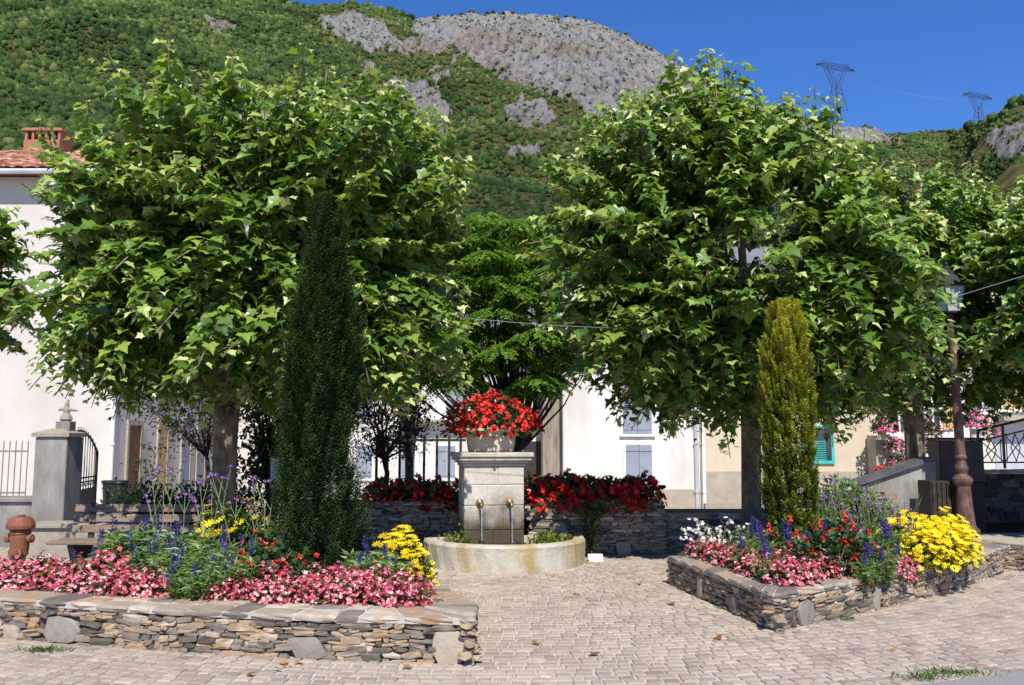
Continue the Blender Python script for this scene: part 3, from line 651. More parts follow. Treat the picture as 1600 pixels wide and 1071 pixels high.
def blobs(name, P, Sz, rnd, m, lump=0.28):
    n_, k_ = len(P), len(IV)
    d_ = 1 + RNG.uniform(-lump, lump, (n_, k_, 1)) 
    V_ = P[:, None, :] + Sz[:, None, :] * IV[None] * d_
    ff = np.array(IF).ravel(); FF = (ff[None] + (np.arange(n_) * k_)[:, None]).ravel()
    me = np_mesh(name, V_.reshape(-1, 3), FF, np.full(n_ * len(IF), 3), np.clip(np.repeat(rnd, len(IF)) + RNG.normal(0, .10, n_ * len(IF)), 0, 1))
    return link(name, me, m)
M['wood'] = mat('wood', rough=0.9, attr='rnd', scale=0.9, dist=0.5, detail=5, bump=1.0, bscale=1.6, bdist=0.8, spec=0.15,
    ramp=[(0, (0.018, 0.040, 0.010)), (0.45, (0.048, 0.088, 0.020)), (0.75, (0.088, 0.132, 0.030)), (1, (0.17, 0.19, 0.06))])
NB = 115000
jj = RNG.uniform(0, 1, NB * 2) ** 0.75 * (NR - 40); ii = RNG.uniform(0, NA - 2, NB * 2)
keep = []; pp_ = []; ss_ = []
for a, b in zip(jj, ii):
    j, i = int(a), int(b); fj, fi = a - j, b - i
    p = MV[j, i] * (1 - fj) * (1 - fi) + MV[j + 1, i] * fj * (1 - fi) + MV[j, i + 1] * (1 - fj) * fi + MV[j + 1, i + 1] * fj * fi
    px, py = PP[j, i]
    if px < -60 or px > 1680 or py > 470: continue
    rk = RKs[j, i]
    if rk > 0.3 and random.random() > 0.10: continue
    dens = (0.80 if px < 640 else 0.50) + 1.0 * mnoise.fractal(Vector(p) * 0.012, 1, 2, 4)
    if px < 420: dens += 0.5
    if py < 50 : dens += 0.5
    if random.random() > dens: continue
    sz = (0.38 + 1.15 * random.random() ** 2.6) * (1.25 if px < 420 else 1) * (0.6 if rk > .3 else 1)
    sz *= 0.55 + 0.45 * p[1] / 400
    pp_.append((p[0], p[1], p[2] + sz * 0.35)); ss_.append((sz, sz, sz * random.uniform(0.8, 1.4)))
    if len(pp_) >= NB: break
# wooded crest line
for px in np.arange(380, 1700, 3.2):
    if 640 < px < 690 or 1045 < px < 1380: 
        if random.random() < 0.8: continue
    if 690 <= px <= 1045 and random.random() < 0.72: continue
    i = int(np.interp(px, pxs, np.arange(NA))); j = int((NR - 1) / 1.18) - random.randint(0, 3)
    p = MV[j, i]; sz = random.uniform(1.2, 3.2) * (1.0 if px < 640 or px > 1500 else 0.6)
    pp_.append((p[0], p[1], p[2] + sz * 0.5)); ss_.append((sz, sz, sz * random.uniform(0.8, 1.3)))
rn_ = np.clip(np.array([.48 + .42 * mnoise.fractal(Vector(p) * .035, 1, 2, 3) for p in pp_]) + RNG.normal(0, 0.20, len(pp_)), 0, 1)
o = blobs('hillside_woods', np.array(pp_), np.array(ss_), rn_, M['wood'], 0.42)
tag(o, 'dense green scrub and trees covering the mountain slope', 'woods', kind='stuff')

def pylon(px, ytop, ybase, Y, label):
    top, bot = at(px, ytop, Y), at(px, ybase, Y); H = top.z - bot.z; cx, cy, z0 = top.x, Y, bot.z
    r = thing('pylon', label, 'pylon', (cx, cy, z0), 0, 'power pylons on the ridge')
    t = 0.21; ca, sa = math.cos(0.35), math.sin(0.35)
    def P(x, y, z): return Vector((cx + x * H * ca - y * H * sa, cy + x * H * sa + y * H * ca, z0 + z * H))
    legs = MB(); w0, w1 = 0.13, 0.055
    for sx in (-1, 1):
        for sy in (-1, 1): legs.tube([P(sx * w0, sy * w0, 0), P(sx * w1, sy * w1, 0.52)], t, 4)
    for k in range(5):
        za, zb = k * .104, (k + 1) * .104; wa, wb = w0 + (w1 - w0) * k / 5, w0 + (w1 - w0) * (k + 1) / 5
        for sy in (-1, 1):
            legs.tube([P(-wa, sy * wa, za), P(wb, sy * wb, zb)], t * .6, 3); legs.tube([P(wa, sy * wa, za), P(-wb, sy * wb, zb)], t * .6, 3)
            legs.tube([P(sy * wa, -wa, za), P(sy * wb, wb, zb)], t * .6, 3)
    legs.build('tower', M['pylon_steel'], r)
    head = MB()
    for sx in (-1, 1):
        for sy in (-1, 1):
            head.tube([P(sx * w1, sy * .05, 0.52), P(sx * 0.24, sy * .04, 0.86)], t * .9, 4); head.tube([P(sx * w1 * .2, sy * .05, 0.52), P(sx * 0.15, sy * .04, 0.86)], t * .7, 4)
        for k in range(4):
            a, b2 = k / 4, (k + 1) / 4
            head.tube([P(sx * (w1 + (0.24 - w1) * a), .04, 0.52 + .34 * a), P(sx * (w1 * .2 + (0.15 - w1 * .2) * b2), .04, 0.52 + .34 * b2)], t * .5, 3)
    head.build('window_frame', M['pylon_steel'], r)
    arm = MB()
    for sy in (-1, 1): arm.tube([P(-.45, 0, .875), P(-.24, sy * .04, .86), P(.24, sy * .04, .86), P(.45, 0, .875)], t, 4); arm.tube([P(-.45, 0, .88), P(-.2, sy * .03, .93), P(.2, sy * .03, .93), P(.45, 0, .88)], t, 4)
    for k in range(12):
        x = -.42 + k * .07; arm.tube([P(x, .04, .86), P(x + .035, .03, .93), P(x + .07, .04, .86)], t * .5, 3)
    for sx in (-1, 1): arm.tube([P(sx * .2, 0, .93), P(sx * .26, 0, 1.0), P(sx * .32, 0, .91)], t * .8, 4)
    arm.build('crossarm', M['pylon_steel'], r)
    for x in (-.43, 0, .43): ins = MB(); ins.tube([P(x, 0, .86), P(x, 0, .79)], t * .9, 4); ins.build('insulator', M['pylon_steel'], r)
    return [P(x, 0, .79) for x in (-.43, 0, .43)]
pa = pylon(1305, 96, 176, 640, 'lattice steel power pylon nearer the centre, rising above the big right plane tree')
pb = pylon(1527, 143, 207, 700, 'lattice steel power pylon farther right on the bare skyline')
for a, b in zip(pa, pb):
    w_ = MB(); w_.tube([a.lerp(b, t) - Vector((0, 0, 26 * 4 * t * (1 - t) * 0.25)) for t in np.linspace(0, 1, 12)], 0.032, 3)
    tag(w_.build('power_line', M['cable']), 'thin power line strung between the two pylons', 'power line', 'power lines between the pylons')
for k, (a, dz) in enumerate(zip(pa, (6, 9, 12))):
    far = at(1150, 100 + 3 * k, 900)
    w_ = MB(); w_.tube([a, a.lerp(far, .5) - Vector((0, 0, 6)), far], 0.03, 3)
    tag(w_.build('power_line', M['cable']), 'thin power line running left from the nearer pylon', 'power line', 'power lines left of the nearer pylon')
m_ = MB(); p_ = at(541, 22, 590); m_.tube([p_, p_ + Vector((0, 0, 11))], [0.35, 0.15], 5); m_.box(p_.x - .9, p_.x + .9, p_.y - .4, p_.y + .4, p_.z + 6.5, p_.z + 8.6)
tag(m_.build('antenna_mast', M['white_paint']), 'small white antenna mast on the mountain crest', 'mast')

# ================================================================== HOUSES
def shutter_pair(root, x0, x1, z0, z1, y, m='shutter', louvre=False, frame='white_paint'):
    fr = MB(); t = 0.07
    fr.box(x0 - t, x1 + t, y - 0.05, y + 0.02, z1, z1 + t); fr.box(x0 - t - .04, x1 + t + .04, y - 0.10, y + 0.02, z0 - t, z0)
    fr.box(x0 - t, x0, y - 0.05, y + 0.02, z0, z1); fr.box(x1, x1 + t, y - 0.05, y + 0.02, z0, z1)
    w_ = fr.build('window', M[frame], root)
    xm = (x0 + x1) / 2
    for a, b in ((x0, xm - .01), (xm + .01, x1)):
        s = MB()
        if louvre:
            zt = z0 + (z1 - z0) * 0.52
            s.box(a, b, y - .075, y - .03, z0, zt); s.box(a, a + .06, y - .075, y - .03, zt, z1); s.box(b - .06, b, y - .075, y - .03, zt, z1); s.box(a + .06, b - .06, y - .075, y - .03, z1 - .07, z1)
            z = zt + .03
            while z < z1 - .1:
                s.obox(((a + b) / 2, y - .05, z), ((b - a) / 2 - .062, 0, 0), (0, .02, -.02), (0, .006, .006)); z += .07
            s.box(a + .06, b - .06, y - .035, y - .03, zt, z1 - .07)
        else:
            s.box(a, b, y - .07, y - .03, z0, z1)
            n_ = 4
            for k in range(1, n_): xx = a + (b - a) * k / n_; s.box(xx - .004, xx + .004, y - .0745, y - .0715, z0, z1)
        for zz in (z0 + (z1 - z0) * .12, z0 + (z1 - z0) * .86): s.box(a, b, y - .092, y - .0775, zz - .04, zz + .03)
        s.build('shutter', M[m], w_)
    return w_
def pipe(root, x, y, z0, z1, m='zinc', r=.05):
    p = MB(); p.tube([(x, y, z0), (x, y, z1)], r, 8)
    z = z0 + .6
    while z < z1: p.tube([(x, y, z), (x, y, z + .06)], r * 1.35, 8); z += 1.6
    p.build('downpipe', M[m], root, smooth=False)

# --- left white house with red tiles
DL = 24.0; cl = at(178, 690, DL); xr = cl.x; ev = at(60, 276, DL).z
hl = thing('white_house', 'tall ivory house with red tiled roof and brick chimney behind the gate pillar', 'house', (xr, DL, -0.7))
w_ = MB(); w_.box(xr - 16, xr, DL, DL + 9.5, -0.8, ev - .02); w_.build('wall', M['ivory_plaster'], hl)
rf = MB()      # corrugated clay tiles, each row stepping over the next
nxx, nyy = 200, 26; sl = 0.42
x0, x1, y0, y1 = xr - 16.4, xr + .45, DL - .5, DL + 5.2
vv = []; 
for j in range(nyy):
    for e in (0, 1):
        yy = y0 + (y1 - y0) * (j + e) / nyy
        zz = ev + .05 + (yy - y0) * sl + (0.05 if e == 0 else 0.0)
        for i in range(nxx + 1):
            xx = x0 + (x1 - x0) * i / nxx
            vv.append((xx + random.uniform(-.01, .01), yy + random.uniform(-.02, .02) * (1 - e), zz + 0.045 * abs(math.sin(i * math.pi / 4))))
n1 = nxx + 1
ff = [(a * n1 + i, a * n1 + i + 1, (a + 1) * n1 + i + 1, (a + 1) * n1 + i) for a in range(2 * nyy - 1) for i in range(nxx)]
rf.add(vv, ff); rr_ = [random.random() for _ in range(nyy * 60)]
rf.r = [rr_[(a // 2) * 60 + i // 4] for a in range(2 * nyy - 1) for i in range(nxx)]
rfo = rf.build('roof', M['clay'], hl)
rb = MB(); zt = ev + (y1 - y0) * sl
rb.add([(x0, y0, ev - .0), (x1, y0, ev), (x1, y1, zt), (x0, y1, zt), (x0, y1 + 5, ev), (x1, y1 + 5, ev)], [(0, 1, 2, 3), (3, 2, 5, 4), (0, 3, 4), (1, 5, 2), (0, 4, 5, 1)])
rb.build('roof_deck', M['brown_wood'], rfo)
gu = MB(); gu.tube([(x0, y0 - .05, ev - .02), (x1, y0 - .05, ev - .02)], .08, 8); gu.build('gutter', M['zinc'], hl)
ch = MB(); c0 = at(80, 215, DL + 4.5); cz = c0.z
ch.box(c0.x - .62, c0.x + .55, DL + 4.0, DL + 4.9, cz - 1.4, cz - .25)
for k in range(6): ch.box(c0.x - .60 + k * .215, c0.x - .52 + k * .215, DL + 4.02, DL + 4.88, cz - .25, cz + .05)
ch.box(c0.x - .7, c0.x + .63, DL + 3.95, DL + 4.95, cz + .05, cz + .11)
for k in range(5): ch.box(c0.x - .66 + k * .25, c0.x - .44 + k * .25, DL + 4.0, DL + 4.9, cz + .112, cz + .16)
cho = ch.build('chimney', M['clay'], rfo)
pipe(hl, xr - .02, DL - .08, -.7, ev, 'white_paint', .06)
# doors and windows of its side wall (seen obliquely)
for (pa_, pb_, m_, zt_) in ((203, 221, 'brown_wood', 2.05), (250, 263, 'tan_wood', 2.15), (287, 299, 'shutter', 2.2), (311, 322, 'shutter', 2.2)):
    ya, yb = xr * F / (pa_ - 800), xr * F / (pb_ - 800)
    d_ = MB(); d_.box(xr, xr + .06, ya - .12, yb + .12, zt_, zt_ + .14); d_.box(xr, xr + .06, ya - .12, ya, -.7, zt_); d_.box(xr, xr + .06, yb, yb + .12, -.7, zt_)
    do = d_.build('door_frame', M['plinth'], hl); p = MB(); p.box(xr, xr + .035, ya, yb, -.7, zt_); p.build('door', M[m_], do)

# --- bright house between the left trees
hb = thing('cottage', 'sunlit white cottage wall glimpsed between the left tree trunk and dark hedge', 'house', (at(370, 700, 35).x, 35, -.7))
a0, a1 = at(322, 700, 35).x, at(465, 700, 35).x; w_ = MB(); w_.box(a0, a1, 35, 40, -.8, 5.0); w_.build('wall', M['ivory_plaster'], hb)
r_ = MB(); r_.add([(a0 - .2, 34.6, 5), (a1 + .2, 34.6, 5), (a1 + .2, 37.5, 6.3), (a0 - .2, 37.5, 6.3), (a1 + .2, 40.4, 5), (a0 - .2, 40.4, 5)], [(0, 1, 2, 3), (3, 2, 4, 5), (0, 3, 5), (1, 4, 2), (0, 5, 4, 1)]); r_.build('roof', M['slate'], hb)
shutter_pair(hb, at(352, 700, 35).x, at(372, 700, 35).x, .6, 2.0, 35)

# --- centre house, slate roof
DC = 33.0; k_ = DC
xa, xb = at(520, 690, DC).x, at(851, 690, DC).x; ev = at(700, 537, DC).z
hc = thing('slate_roofed_house', 'white house with grey slate roof and pale blue shutters behind the fountain', 'house', (0, DC, -.7))
w_ = MB(); w_.box(xa, xb, DC, DC + 8, -.8, ev); w_.build('wall', M['white_plaster'], hc)
r_ = MB(); h_ = 2.6
r_.add([(xa - .3, DC - .8, ev - .05), (xb + .2, DC - .8, ev - .05), (xb + .2, DC + 4, ev + h_), (xa - .3, DC + 4, ev + h_), (xb + .2, DC + 8.4, ev - .05), (xa - .3, DC + 8.4, ev - .05)],
       [(0, 1, 2, 3), (3, 2, 4, 5), (0, 3, 5), (1, 4, 2), (0, 5, 4, 1)]); r_.build('roof', M['slate'], hc)
g = MB(); g.tube([(xa - .3, DC - .85, ev - .08), (xb + .2, DC - .85, ev - .08)], .07, 6); g.build('gutter', M['zinc'], hc)
for (p0, p1, q0, q1) in ((697, 726, 586, 655), (622, 650, 586, 655), (556, 584, 586, 655), (623, 649, 697, 748), (684, 712, 697, 748), (780, 806, 586, 655), (556, 582, 697, 748)):
    A, B = at(p0, q1, DC), at(p1, q0, DC); shutter_pair(hc, A.x, B.x, A.z, B.z, DC)
bc = MB(); A, B = at(640, 660, DC), at(745, 656, DC); bc.box(A.x, B.x, DC - .5, DC - .002, A.z, B.z); bc.build('string_course', M['plinth'], hc)
dr = MB(); A, B = at(818, 760, DC), at(846, 690, DC); dr.box(A.x, B.x, DC - .04, DC + .01, A.z, B.z); dr.build('door', M['iron'], hc)

# --- right white house
DR = 30.0; xa, xb = at(880, 690, DR).x, at(1093, 690, DR).x; ev = 8.0
hr = thing('white_house', 'white house right of the fountain with two pairs of blue grey shutters', 'house', (xa, DR, -.7))
w_ = MB(); w_.box(xa, xb, DR, DR + 12, -.8, ev); w_.build('wall', M['white_plaster'], hr)
wg = MB(); wg.box(at(848, 690, DR + .9).x, xa - .002, DR + .9, DR + 6, -.8, ev - .6); wg.build('side_wall_strip', M['shaded_drip_plaster'], hr)  # added block turned to the sun, standing in for the shaded side wall
p = MB(); A = at(960, 765, DR); p.box(xa - .02, xb, DR - .045, DR - .002, -.75, A.z); p.build('plinth', M['plinth'], hr)
r_ = MB(); r_.add([(xa - .4, DR - .5, ev), (xb, DR - .5, ev), (xb, DR + 6, ev + 2.2), (xa - .4, DR + 6, ev + 2.2), (xb, DR + 12.4, ev), (xa - .4, DR + 12.4, ev)],
       [(0, 1, 2, 3), (3, 2, 4, 5), (0, 3, 5), (1, 4, 2), (0, 5, 4, 1)]); r_.build('roof', M['slate'], hr)
A, B = at(973, 679, DR), at(1017, 606, DR); shutter_pair(hr, A.x, B.x, A.z, B.z, DR, louvre=True)
A, B = at(978, 755, DR), at(1018, 695, DR); shutter_pair(hr, A.x, B.x, A.z, B.z, DR)
A, B = at(973, 560, DR), at(1017, 500, DR); shutter_pair(hr, A.x, B.x, A.z, B.z, DR, louvre=True)
A = at(1087, 690, DR); pipe(hr, A.x, DR - .08, -.7, ev, 'zinc', .07)

# --- cream house
xa2, xb2 = xb + .02, at(1372, 690, DR).x
hm = thing('cream_house', 'cream rendered house with grey plinth and turquoise framed window', 'house', (xa2, DR, -.7))
w_ = MB(); w_.box(xa2, xb2, DR, DR + 12, -.8, 7.6); w_.build('wall', M['cream_plaster'], hm)
p = MB(); A = at(1100, 737, DR); B = at(1300, 737, DR); p.box(xa2 + .002, xb2, DR - .05, DR - .002, -.75, A.z); p.build('plinth', M['plinth'], hm)
s_ = MB(); C0 = at(1100, 790, DR); s_.box(xa2 + .05, at(1160, 690, DR).x, DR - .35, DR - .055, -.72, at(1100, 786, DR).z); s_.build('doorstep', M['slab_stone'], hm)
r_ = MB(); r_.add([(xa2, DR - .5, 7.6), (xb2 + .3, DR - .5, 7.6), (xb2 + .3, DR + 6, 9.6), (xa2, DR + 6, 9.6), (xb2 + .3, DR + 12.4, 7.6), (xa2, DR + 12.4, 7.6)],
       [(0, 1, 2, 3), (3, 2, 4, 5), (0, 3, 5), (1, 4, 2), (0, 5, 4, 1)]); r_.build('roof', M['slate'], hm)
pipe(hm, at(1098, 690, DR).x, DR - .08, -.7, 7.6, 'white_paint', .06)
A, B = at(1258, 720, DR), at(1297, 670, DR)
f_ = MB(); t = .1
f_.box(A.x - t, B.x + t, DR - .06, DR + .02, B.z, B.z + t); f_.box(A.x - t, A.x, DR - .06, DR + .02, A.z, B.z); f_.box(B.x, B.x + t, DR - .06, DR + .02, A.z, B.z); f_.box(A.x - t, B.x + t, DR - .08, DR + .02, A.z - t, A.z)
fo = f_.build('window', M['teal'], hm)
q_ = MB(); q_.box(A.x, B.x, DR - .02, DR - .01, A.z, B.z); q_.build('pane', M['glass'], fo)
q_ = MB(); z = A.z + .02
while z < A.z + (B.z - A.z) * .62: q_.obox((A.x * .5 + B.x * .5 - .08, DR - .035, z), ((B.x - A.x) / 2 - .1, 0, 0), (0, .02, -.02), (0, .008, .008)); z += .075
q_.build('louvre', M['teal'], fo)

# --- far right white house with steps
DF = 31.0; xa3 = at(1385, 690, DF).x
hf = thing('white_house', 'white house at the right edge with wooden shutters above the iron railing', 'house', (xa3, DF, -.7))
w_ = MB(); w_.box(xa3, xa3 + 14, DF, DF + 9, -.8, 7.5); w_.build('wall', M['white_plaster'], hf)
r_ = MB(); r_.add([(xa3 - .3, DF - .5, 7.5), (xa3 + 14.3, DF - .5, 7.5), (xa3 + 14.3, DF + 4.5, 9.6), (xa3 - .3, DF + 4.5, 9.6), (xa3 + 14.3, DF + 9.4, 7.5), (xa3 - .3, DF + 9.4, 7.5)],
       [(0, 1, 2, 3), (3, 2, 4, 5), (0, 3, 5), (1, 4, 2), (0, 5, 4, 1)]); r_.build('roof', M['slate'], hf)
A, B = at(1566, 641, DF), at(1594, 580, DF); shutter_pair(hf, A.x, B.x, A.z, B.z, DF, 'tan_wood')
A, B = at(1600, 641, DF), at(1626, 580, DF); shutter_pair(hf, A.x, B.x, A.z, B.z, DF, 'tan_wood')
for (p0, p1) in ((1448, 1466), (1396, 1412)):
    A, B = at(p0, 672, DF), at(p1, 628, DF)
    f_ = MB(); f_.box(A.x - .08, B.x + .08, DF - .05, DF + .02, B.z, B.z + .08); f_.box(A.x - .08, A.x, DF - .05, DF + .02, A.z, B.z); f_.box(B.x, B.x + .08, DF - .05, DF + .02, A.z, B.z); f_.box((A.x + B.x) / 2 - .03, (A.x + B.x) / 2 + .03, DF - .04, DF + .02, A.z, B.z)
    fo = f_.build('window', M['white_paint'], hf); q_ = MB(); q_.box(A.x, B.x, DF - .025, DF - .01, A.z, B.z); q_.build('pane', M['glass'], fo)
A, B = at(1473, 672, DF), at(1487, 628, DF); q_ = MB(); q_.box(A.x, B.x, DF - .06, DF - .01, A.z, B.z); q_.build('shutter', M['tan_wood'], hf)
for px in (1519, 1529): pipe(hf, at(px, 690, DF).x, DF - .09, .5, 7.5, 'zinc', .06)
A, B = at(1532, 638, DF), at(1559, 631, DF); q_ = MB(); q_.box(A.x, B.x, DF - .03, DF - .005, A.z, B.z); q_.build('plaque', M['shutter'], hf)
A, B = at(1552, 658, DF), at(1640, 650, DF); q_ = MB(); q_.box(A.x, B.x, DF - .7, DF - .005, A.z, B.z); q_.build('ledge', M['plinth'], hf)
A, B = at(1556, 738, DF), at(1640, 658, DF); q_ = MB(); q_.box(A.x, B.x, DF - .03, DF - .006, A.z, B.z - .01); q_.build('garage_door', M['zinc'], hf)
# steps
DS = 29.3
st = thing('stone_steps', 'flight of pale steps lined with pink flower pots beyond the right trees', 'steps', (at(1430, 690, DS).x, DS, -.7))
sm = MB(); A, B = at(1392, 690, DS).x, at(1478, 690, DS).x
for k in range(12):
    zz = at(1400, 744 - k * 5.8, DS).z; sm.box(A + .03, B, DS + k * .1, DS + 1.6, zz - .14 if k else -.75, zz - .002 * k)
sm.build('treads', M['white_plaster'], st)
sw = MB(); sw.add([(at(1366, 690, DS).x, DS - .1, -.75), (A, DS - .1, -.75), (A, DS + .6, -.75), (at(1366, 690, DS).x, DS + .6, -.75), (at(1366, 690, DS).x, DS - .1, at(1370, 682, DS).z), (A, DS - .1, at(1370, 682, DS).z), (A, DS + .6, at(1370, 680, DS).z), (at(1366, 690, DS).x, DS + .6, at(1370, 680, DS).z)],
       [(3, 2, 1, 0), (4, 5, 6, 7), (0, 1, 5, 4), (1, 2, 6, 5), (2, 3, 7, 6), (3, 0, 4, 7)]); sw.build('side_wall', M['plinth'], st)

# ================================================================== TERRACES AND RETAINING WALLS BEHIND THE SQUARE
mb = MB(); mb.prism([(-3.4, 13.35), (4.6, 13.4), (4.6, 15.6), (-3.4, 15.6)], -.1, 0.44); o = mb.build('garden_terrace', M['soil']); tag(o, kind='structure')
stone_wall('stone_wall', 'low dry stone wall left of the fountain with red flowers on top', [(-3.3, 12.95), (-0.55, 12.85)], 0.72, coping=0.40, thick=0.4, slen=(.08, .3))
stone_wall('stone_wall', 'low dry stone wall right of the fountain under red flowers', [(0.28, 12.75), (2.12, 12.75)], 0.74, coping=0.40, thick=0.4, slen=(.08, .3), slabs=((.22, .26, .5, 'q'), (.7, .22, .2, 'q')))
stone_wall('stone_wall', 'shaded lower stone wall running towards the right flower bed', [(2.16, 13.05), (4.7, 13.05)], 0.52, coping=0.36, thick=0.4, slen=(.08, .3), slabs=((.2, .32, .3, 'q'), (.5, .25, .3, 'q'), (.75, .35, .25, 'q')))

# ================================================================== FOUNTAIN
FX = -.17
fo = thing('fountain', 'old stone fountain with two brass spouts and half round basin', 'fountain', (-0.10, 12.05, 0), R(11))
# local axes: -y is the front
pl_ = MB()
for k, (z0, z1) in enumerate(((0.0, .44), (.445, .76), (.765, 1.03), (1.035, 1.27))):
    cut = {0: (-.02,), 1: (.12,), 2: (-.10,), 3: (.05,)}[k]; xs0 = [-.40] + list(cut) + [.40]
    for xa_, xb_ in zip(xs0[:-1], xs0[1:]): pl_.box(FX + xa_ + (.002 if xa_ > -.4 else 0), FX + xb_ - (.002 if xb_ < .4 else 0), -.18 - random.uniform(0, .004), .38, z0, z1)
pl_.box(FX-.39, FX+.39, -.17, .37, .01, 1.26)
o = pl_.build('pillar', M['fountain_stone'], fo, local=True, bevel=.012)
cn = MB()
prof = [(-.42, -.20, 1.272, 1.31), (-.45, -.23, 1.312, 1.345), (-.49, -.27, 1.347, 1.39), (-.515, -.295, 1.392, 1.455)]
for x, y, z0, z1 in prof: cn.box(FX + x, FX - x, y, .40 - (y + .18), z0, z1)
cn.build('cornice', M['fountain_stone'], fo, local=True, bevel=.014)
bs = MB(); n_ = 40; prof = [(1.06, 0), (1.07, .26), (1.075, .30), (1.055, .335), (.93, .335), (.915, .31), (.90, .06)]
vs = []
for i in range(n_ + 1):
    an = math.pi + math.pi * i / n_; sx = 1.0; 
    for r_, z_ in prof:
        rj = r_ + 0.008 * math.sin(i * 2.1 + z_ * 7)
        vs.append((rj * math.cos(an) * 1.0, rj * math.sin(an) * .98, z_))
np_ = len(prof)
fs = [(i * np_ + j, i * np_ + j + 1, (i + 1) * np_ + j + 1, (i + 1) * np_ + j) for i in range(n_) for j in range(np_ - 1)]
fs += [tuple(range(np_)), tuple(n_ * np_ + j for j in range(np_))[::-1]]
bs.add(vs, [f[::-1] for f in fs]); 
bs.prism([(.92 * math.cos(math.pi + math.pi * i / 20), .9 * math.sin(math.pi + math.pi * i / 20)) for i in range(21)] , 0.0, .05)
bs.box(-1.06, FX-.403, 0.005, .14, 0, .334); bs.box(FX+.403, 1.06, 0.005, .14, 0, .334)
bo = bs.build('basin', M['basin_stone'], fo, local=True)
wt = MB(); wt.prism([(.925 * math.cos(math.pi + math.pi * i / 24), .905 * math.sin(math.pi + math.pi * i / 24)) for i in range(25)], .06, .245); wt.build('water', M['water'], bo, local=True)
for x in (FX-.195, FX+.205):
    s = MB(); s.tube([(x, -.183, .80), (x, -.21, .80)], [.055, .048], 14); s.tube([(x, -.21, .80), (x, -.235, .80)], [.036, .03], 12)
    s.tube([(x, -.235, .80), (x, -.29, .80), (x, -.325, .785), (x, -.34, .75)], [.017, .017, .017, .018], 10)
    so_ = s.build('spout', M['brass'], fo, local=True, smooth=True)
    j = MB(); j.tube([(x, -.34, .745), (x, -.352, .6), (x, -.36, .4), (x, -.362, .243)], [.0095, .008, .009, .013], 6); j.build('water_jet', M['water_jet'], so_, local=True)
ir = MB()
for y in (-.50, -.58): ir.tube([(FX-.34, y, .30), (FX+.36, y + .06, .30)], .007, 5)
for x in (FX-.2, FX+.24): ir.tube([(x, -.85, .33), (x, -.2, .33)], .008, 5)
ir.build('bucket_grille', M['iron'], fo, local=True)
# moss and weeds at the foot of the pillar, inside the basin
for (cx, cy, nm, r0) in ((-.62, -.12, 0, .22), (.60, -.1, 1, .28)):
    n_ = 500; P = np.stack([cx + RNG.normal(0, r0 * .5, n_), cy + RNG.normal(0, .05, n_), .25 + abs(RNG.normal(0, .07, n_))], 1)
    D = dirs(n_); D[:, 2] = abs(D[:, 2]) + .4
    rt = Vector((P[:, 0].mean(), 0, 0))
    c, s = math.cos(R(11)), math.sin(R(11)); Pw = P.copy(); Pw[:, 0] = -0.10 + P[:, 0] * c - P[:, 1] * s; Pw[:, 1] = 12.05 + P[:, 0] * s + P[:, 1] * c
    ct = (float(Pw[:, 0].mean()), float(Pw[:, 1].mean()), .25)
    o = scatter('moss_clump', T_ROUND, Pw, D, dirs(n_), U(n_, .02, .045), U(n_), M['moss'])
    tag(o, ('bright moss clump in the basin left of the fountain pillar', 'bright moss clump in the basin right of the fountain pillar')[nm], 'moss', 'moss in the basin', 'stuff')

# pot
fc = Vector((-0.10, 12.05, 0)); cr_, sr_ = math.cos(R(11)), math.sin(R(11))
def FL(x, y, z): return Vector((fc.x + x * cr_ - y * sr_, fc.y + x * sr_ + y * cr_, z))
pt = MB(); pc = FL(FX, .10, 1.457)
prof = [(.300, 0), (.315, .02), (.335, .16), (.352, .26), (.375, .27), (.375, .32), (.345, .325), (.33, .27), (.32, .22)]
pt.lathe(prof, (0, 0, 0), 28, sy=.78)
po = thing('flower_pot', 'wide pale stone pot standing on top of the fountain', 'pot', pc, R(11))
pt.build('bowl', M['pot'], po, local=True, smooth=False, bevel=0)
pr = MB(); pr.lathe([(.378, .275), (.392, .285), (.392, .312), (.378, .32)], (0, 0, 0), 28, sy=.78); pr.build('rim', M['pot'], po, local=True)
so2 = MB(); so2.lathe([(.01, .2), (.325, .2), (.325, .215)], (0, 0, 0), 20, sy=.78); so2.build('soil', M['soil'], po, local=True)

# ================================================================== PLANTS
def mound(n, rx, ry, h, inner=0.55):
    """points in the upper half of a mound, crowding its outer shell"""
    d_ = dirs(n); d_[:, 2] = abs(d_[:, 2]) ** 0.8
    r_ = inner + (1 - inner) * U(n) ** 0.5
    lump = 1 + 0.13 * np.sin(d_[:, 0] * 7 + 1) * np.cos(d_[:, 1] * 6)
    P = d_ * (r_ * lump)[:, None] * np.array([rx, ry, h]); return P, d_
def flowers_of(root, name, tmpl, P, d_, size, m, face=0.6, jit=.4):
    """flat flowers facing outwards"""
    n = len(P); Nn = norm(d_ * face + np.array([0.1, -.25, .35]) + RNG.normal(0, jit, (n, 3)))
    D = norm(np.cross(Nn, dirs(n)))
    return scatter(name, tmpl, P, D, Nn, size, U(n), m, root, True)
def leaves_of(root, P, d_, size, m, tmpl=T_OVAL, name='foliage', droop=-.1, bias=0.0):
    n = len(P); D = norm(d_ + np.array([0, 0, droop]) + RNG.normal(0, .5, (n, 3))); Nn = norm(np.array([0, 0, 1.0]) + d_ * .5 + RNG.normal(0, .35, (n, 3)))
    return scatter(name, tmpl, P, D, Nn, size, np.clip(U(n) * .8 + .1 + bias, 0, 1), m, root, True)

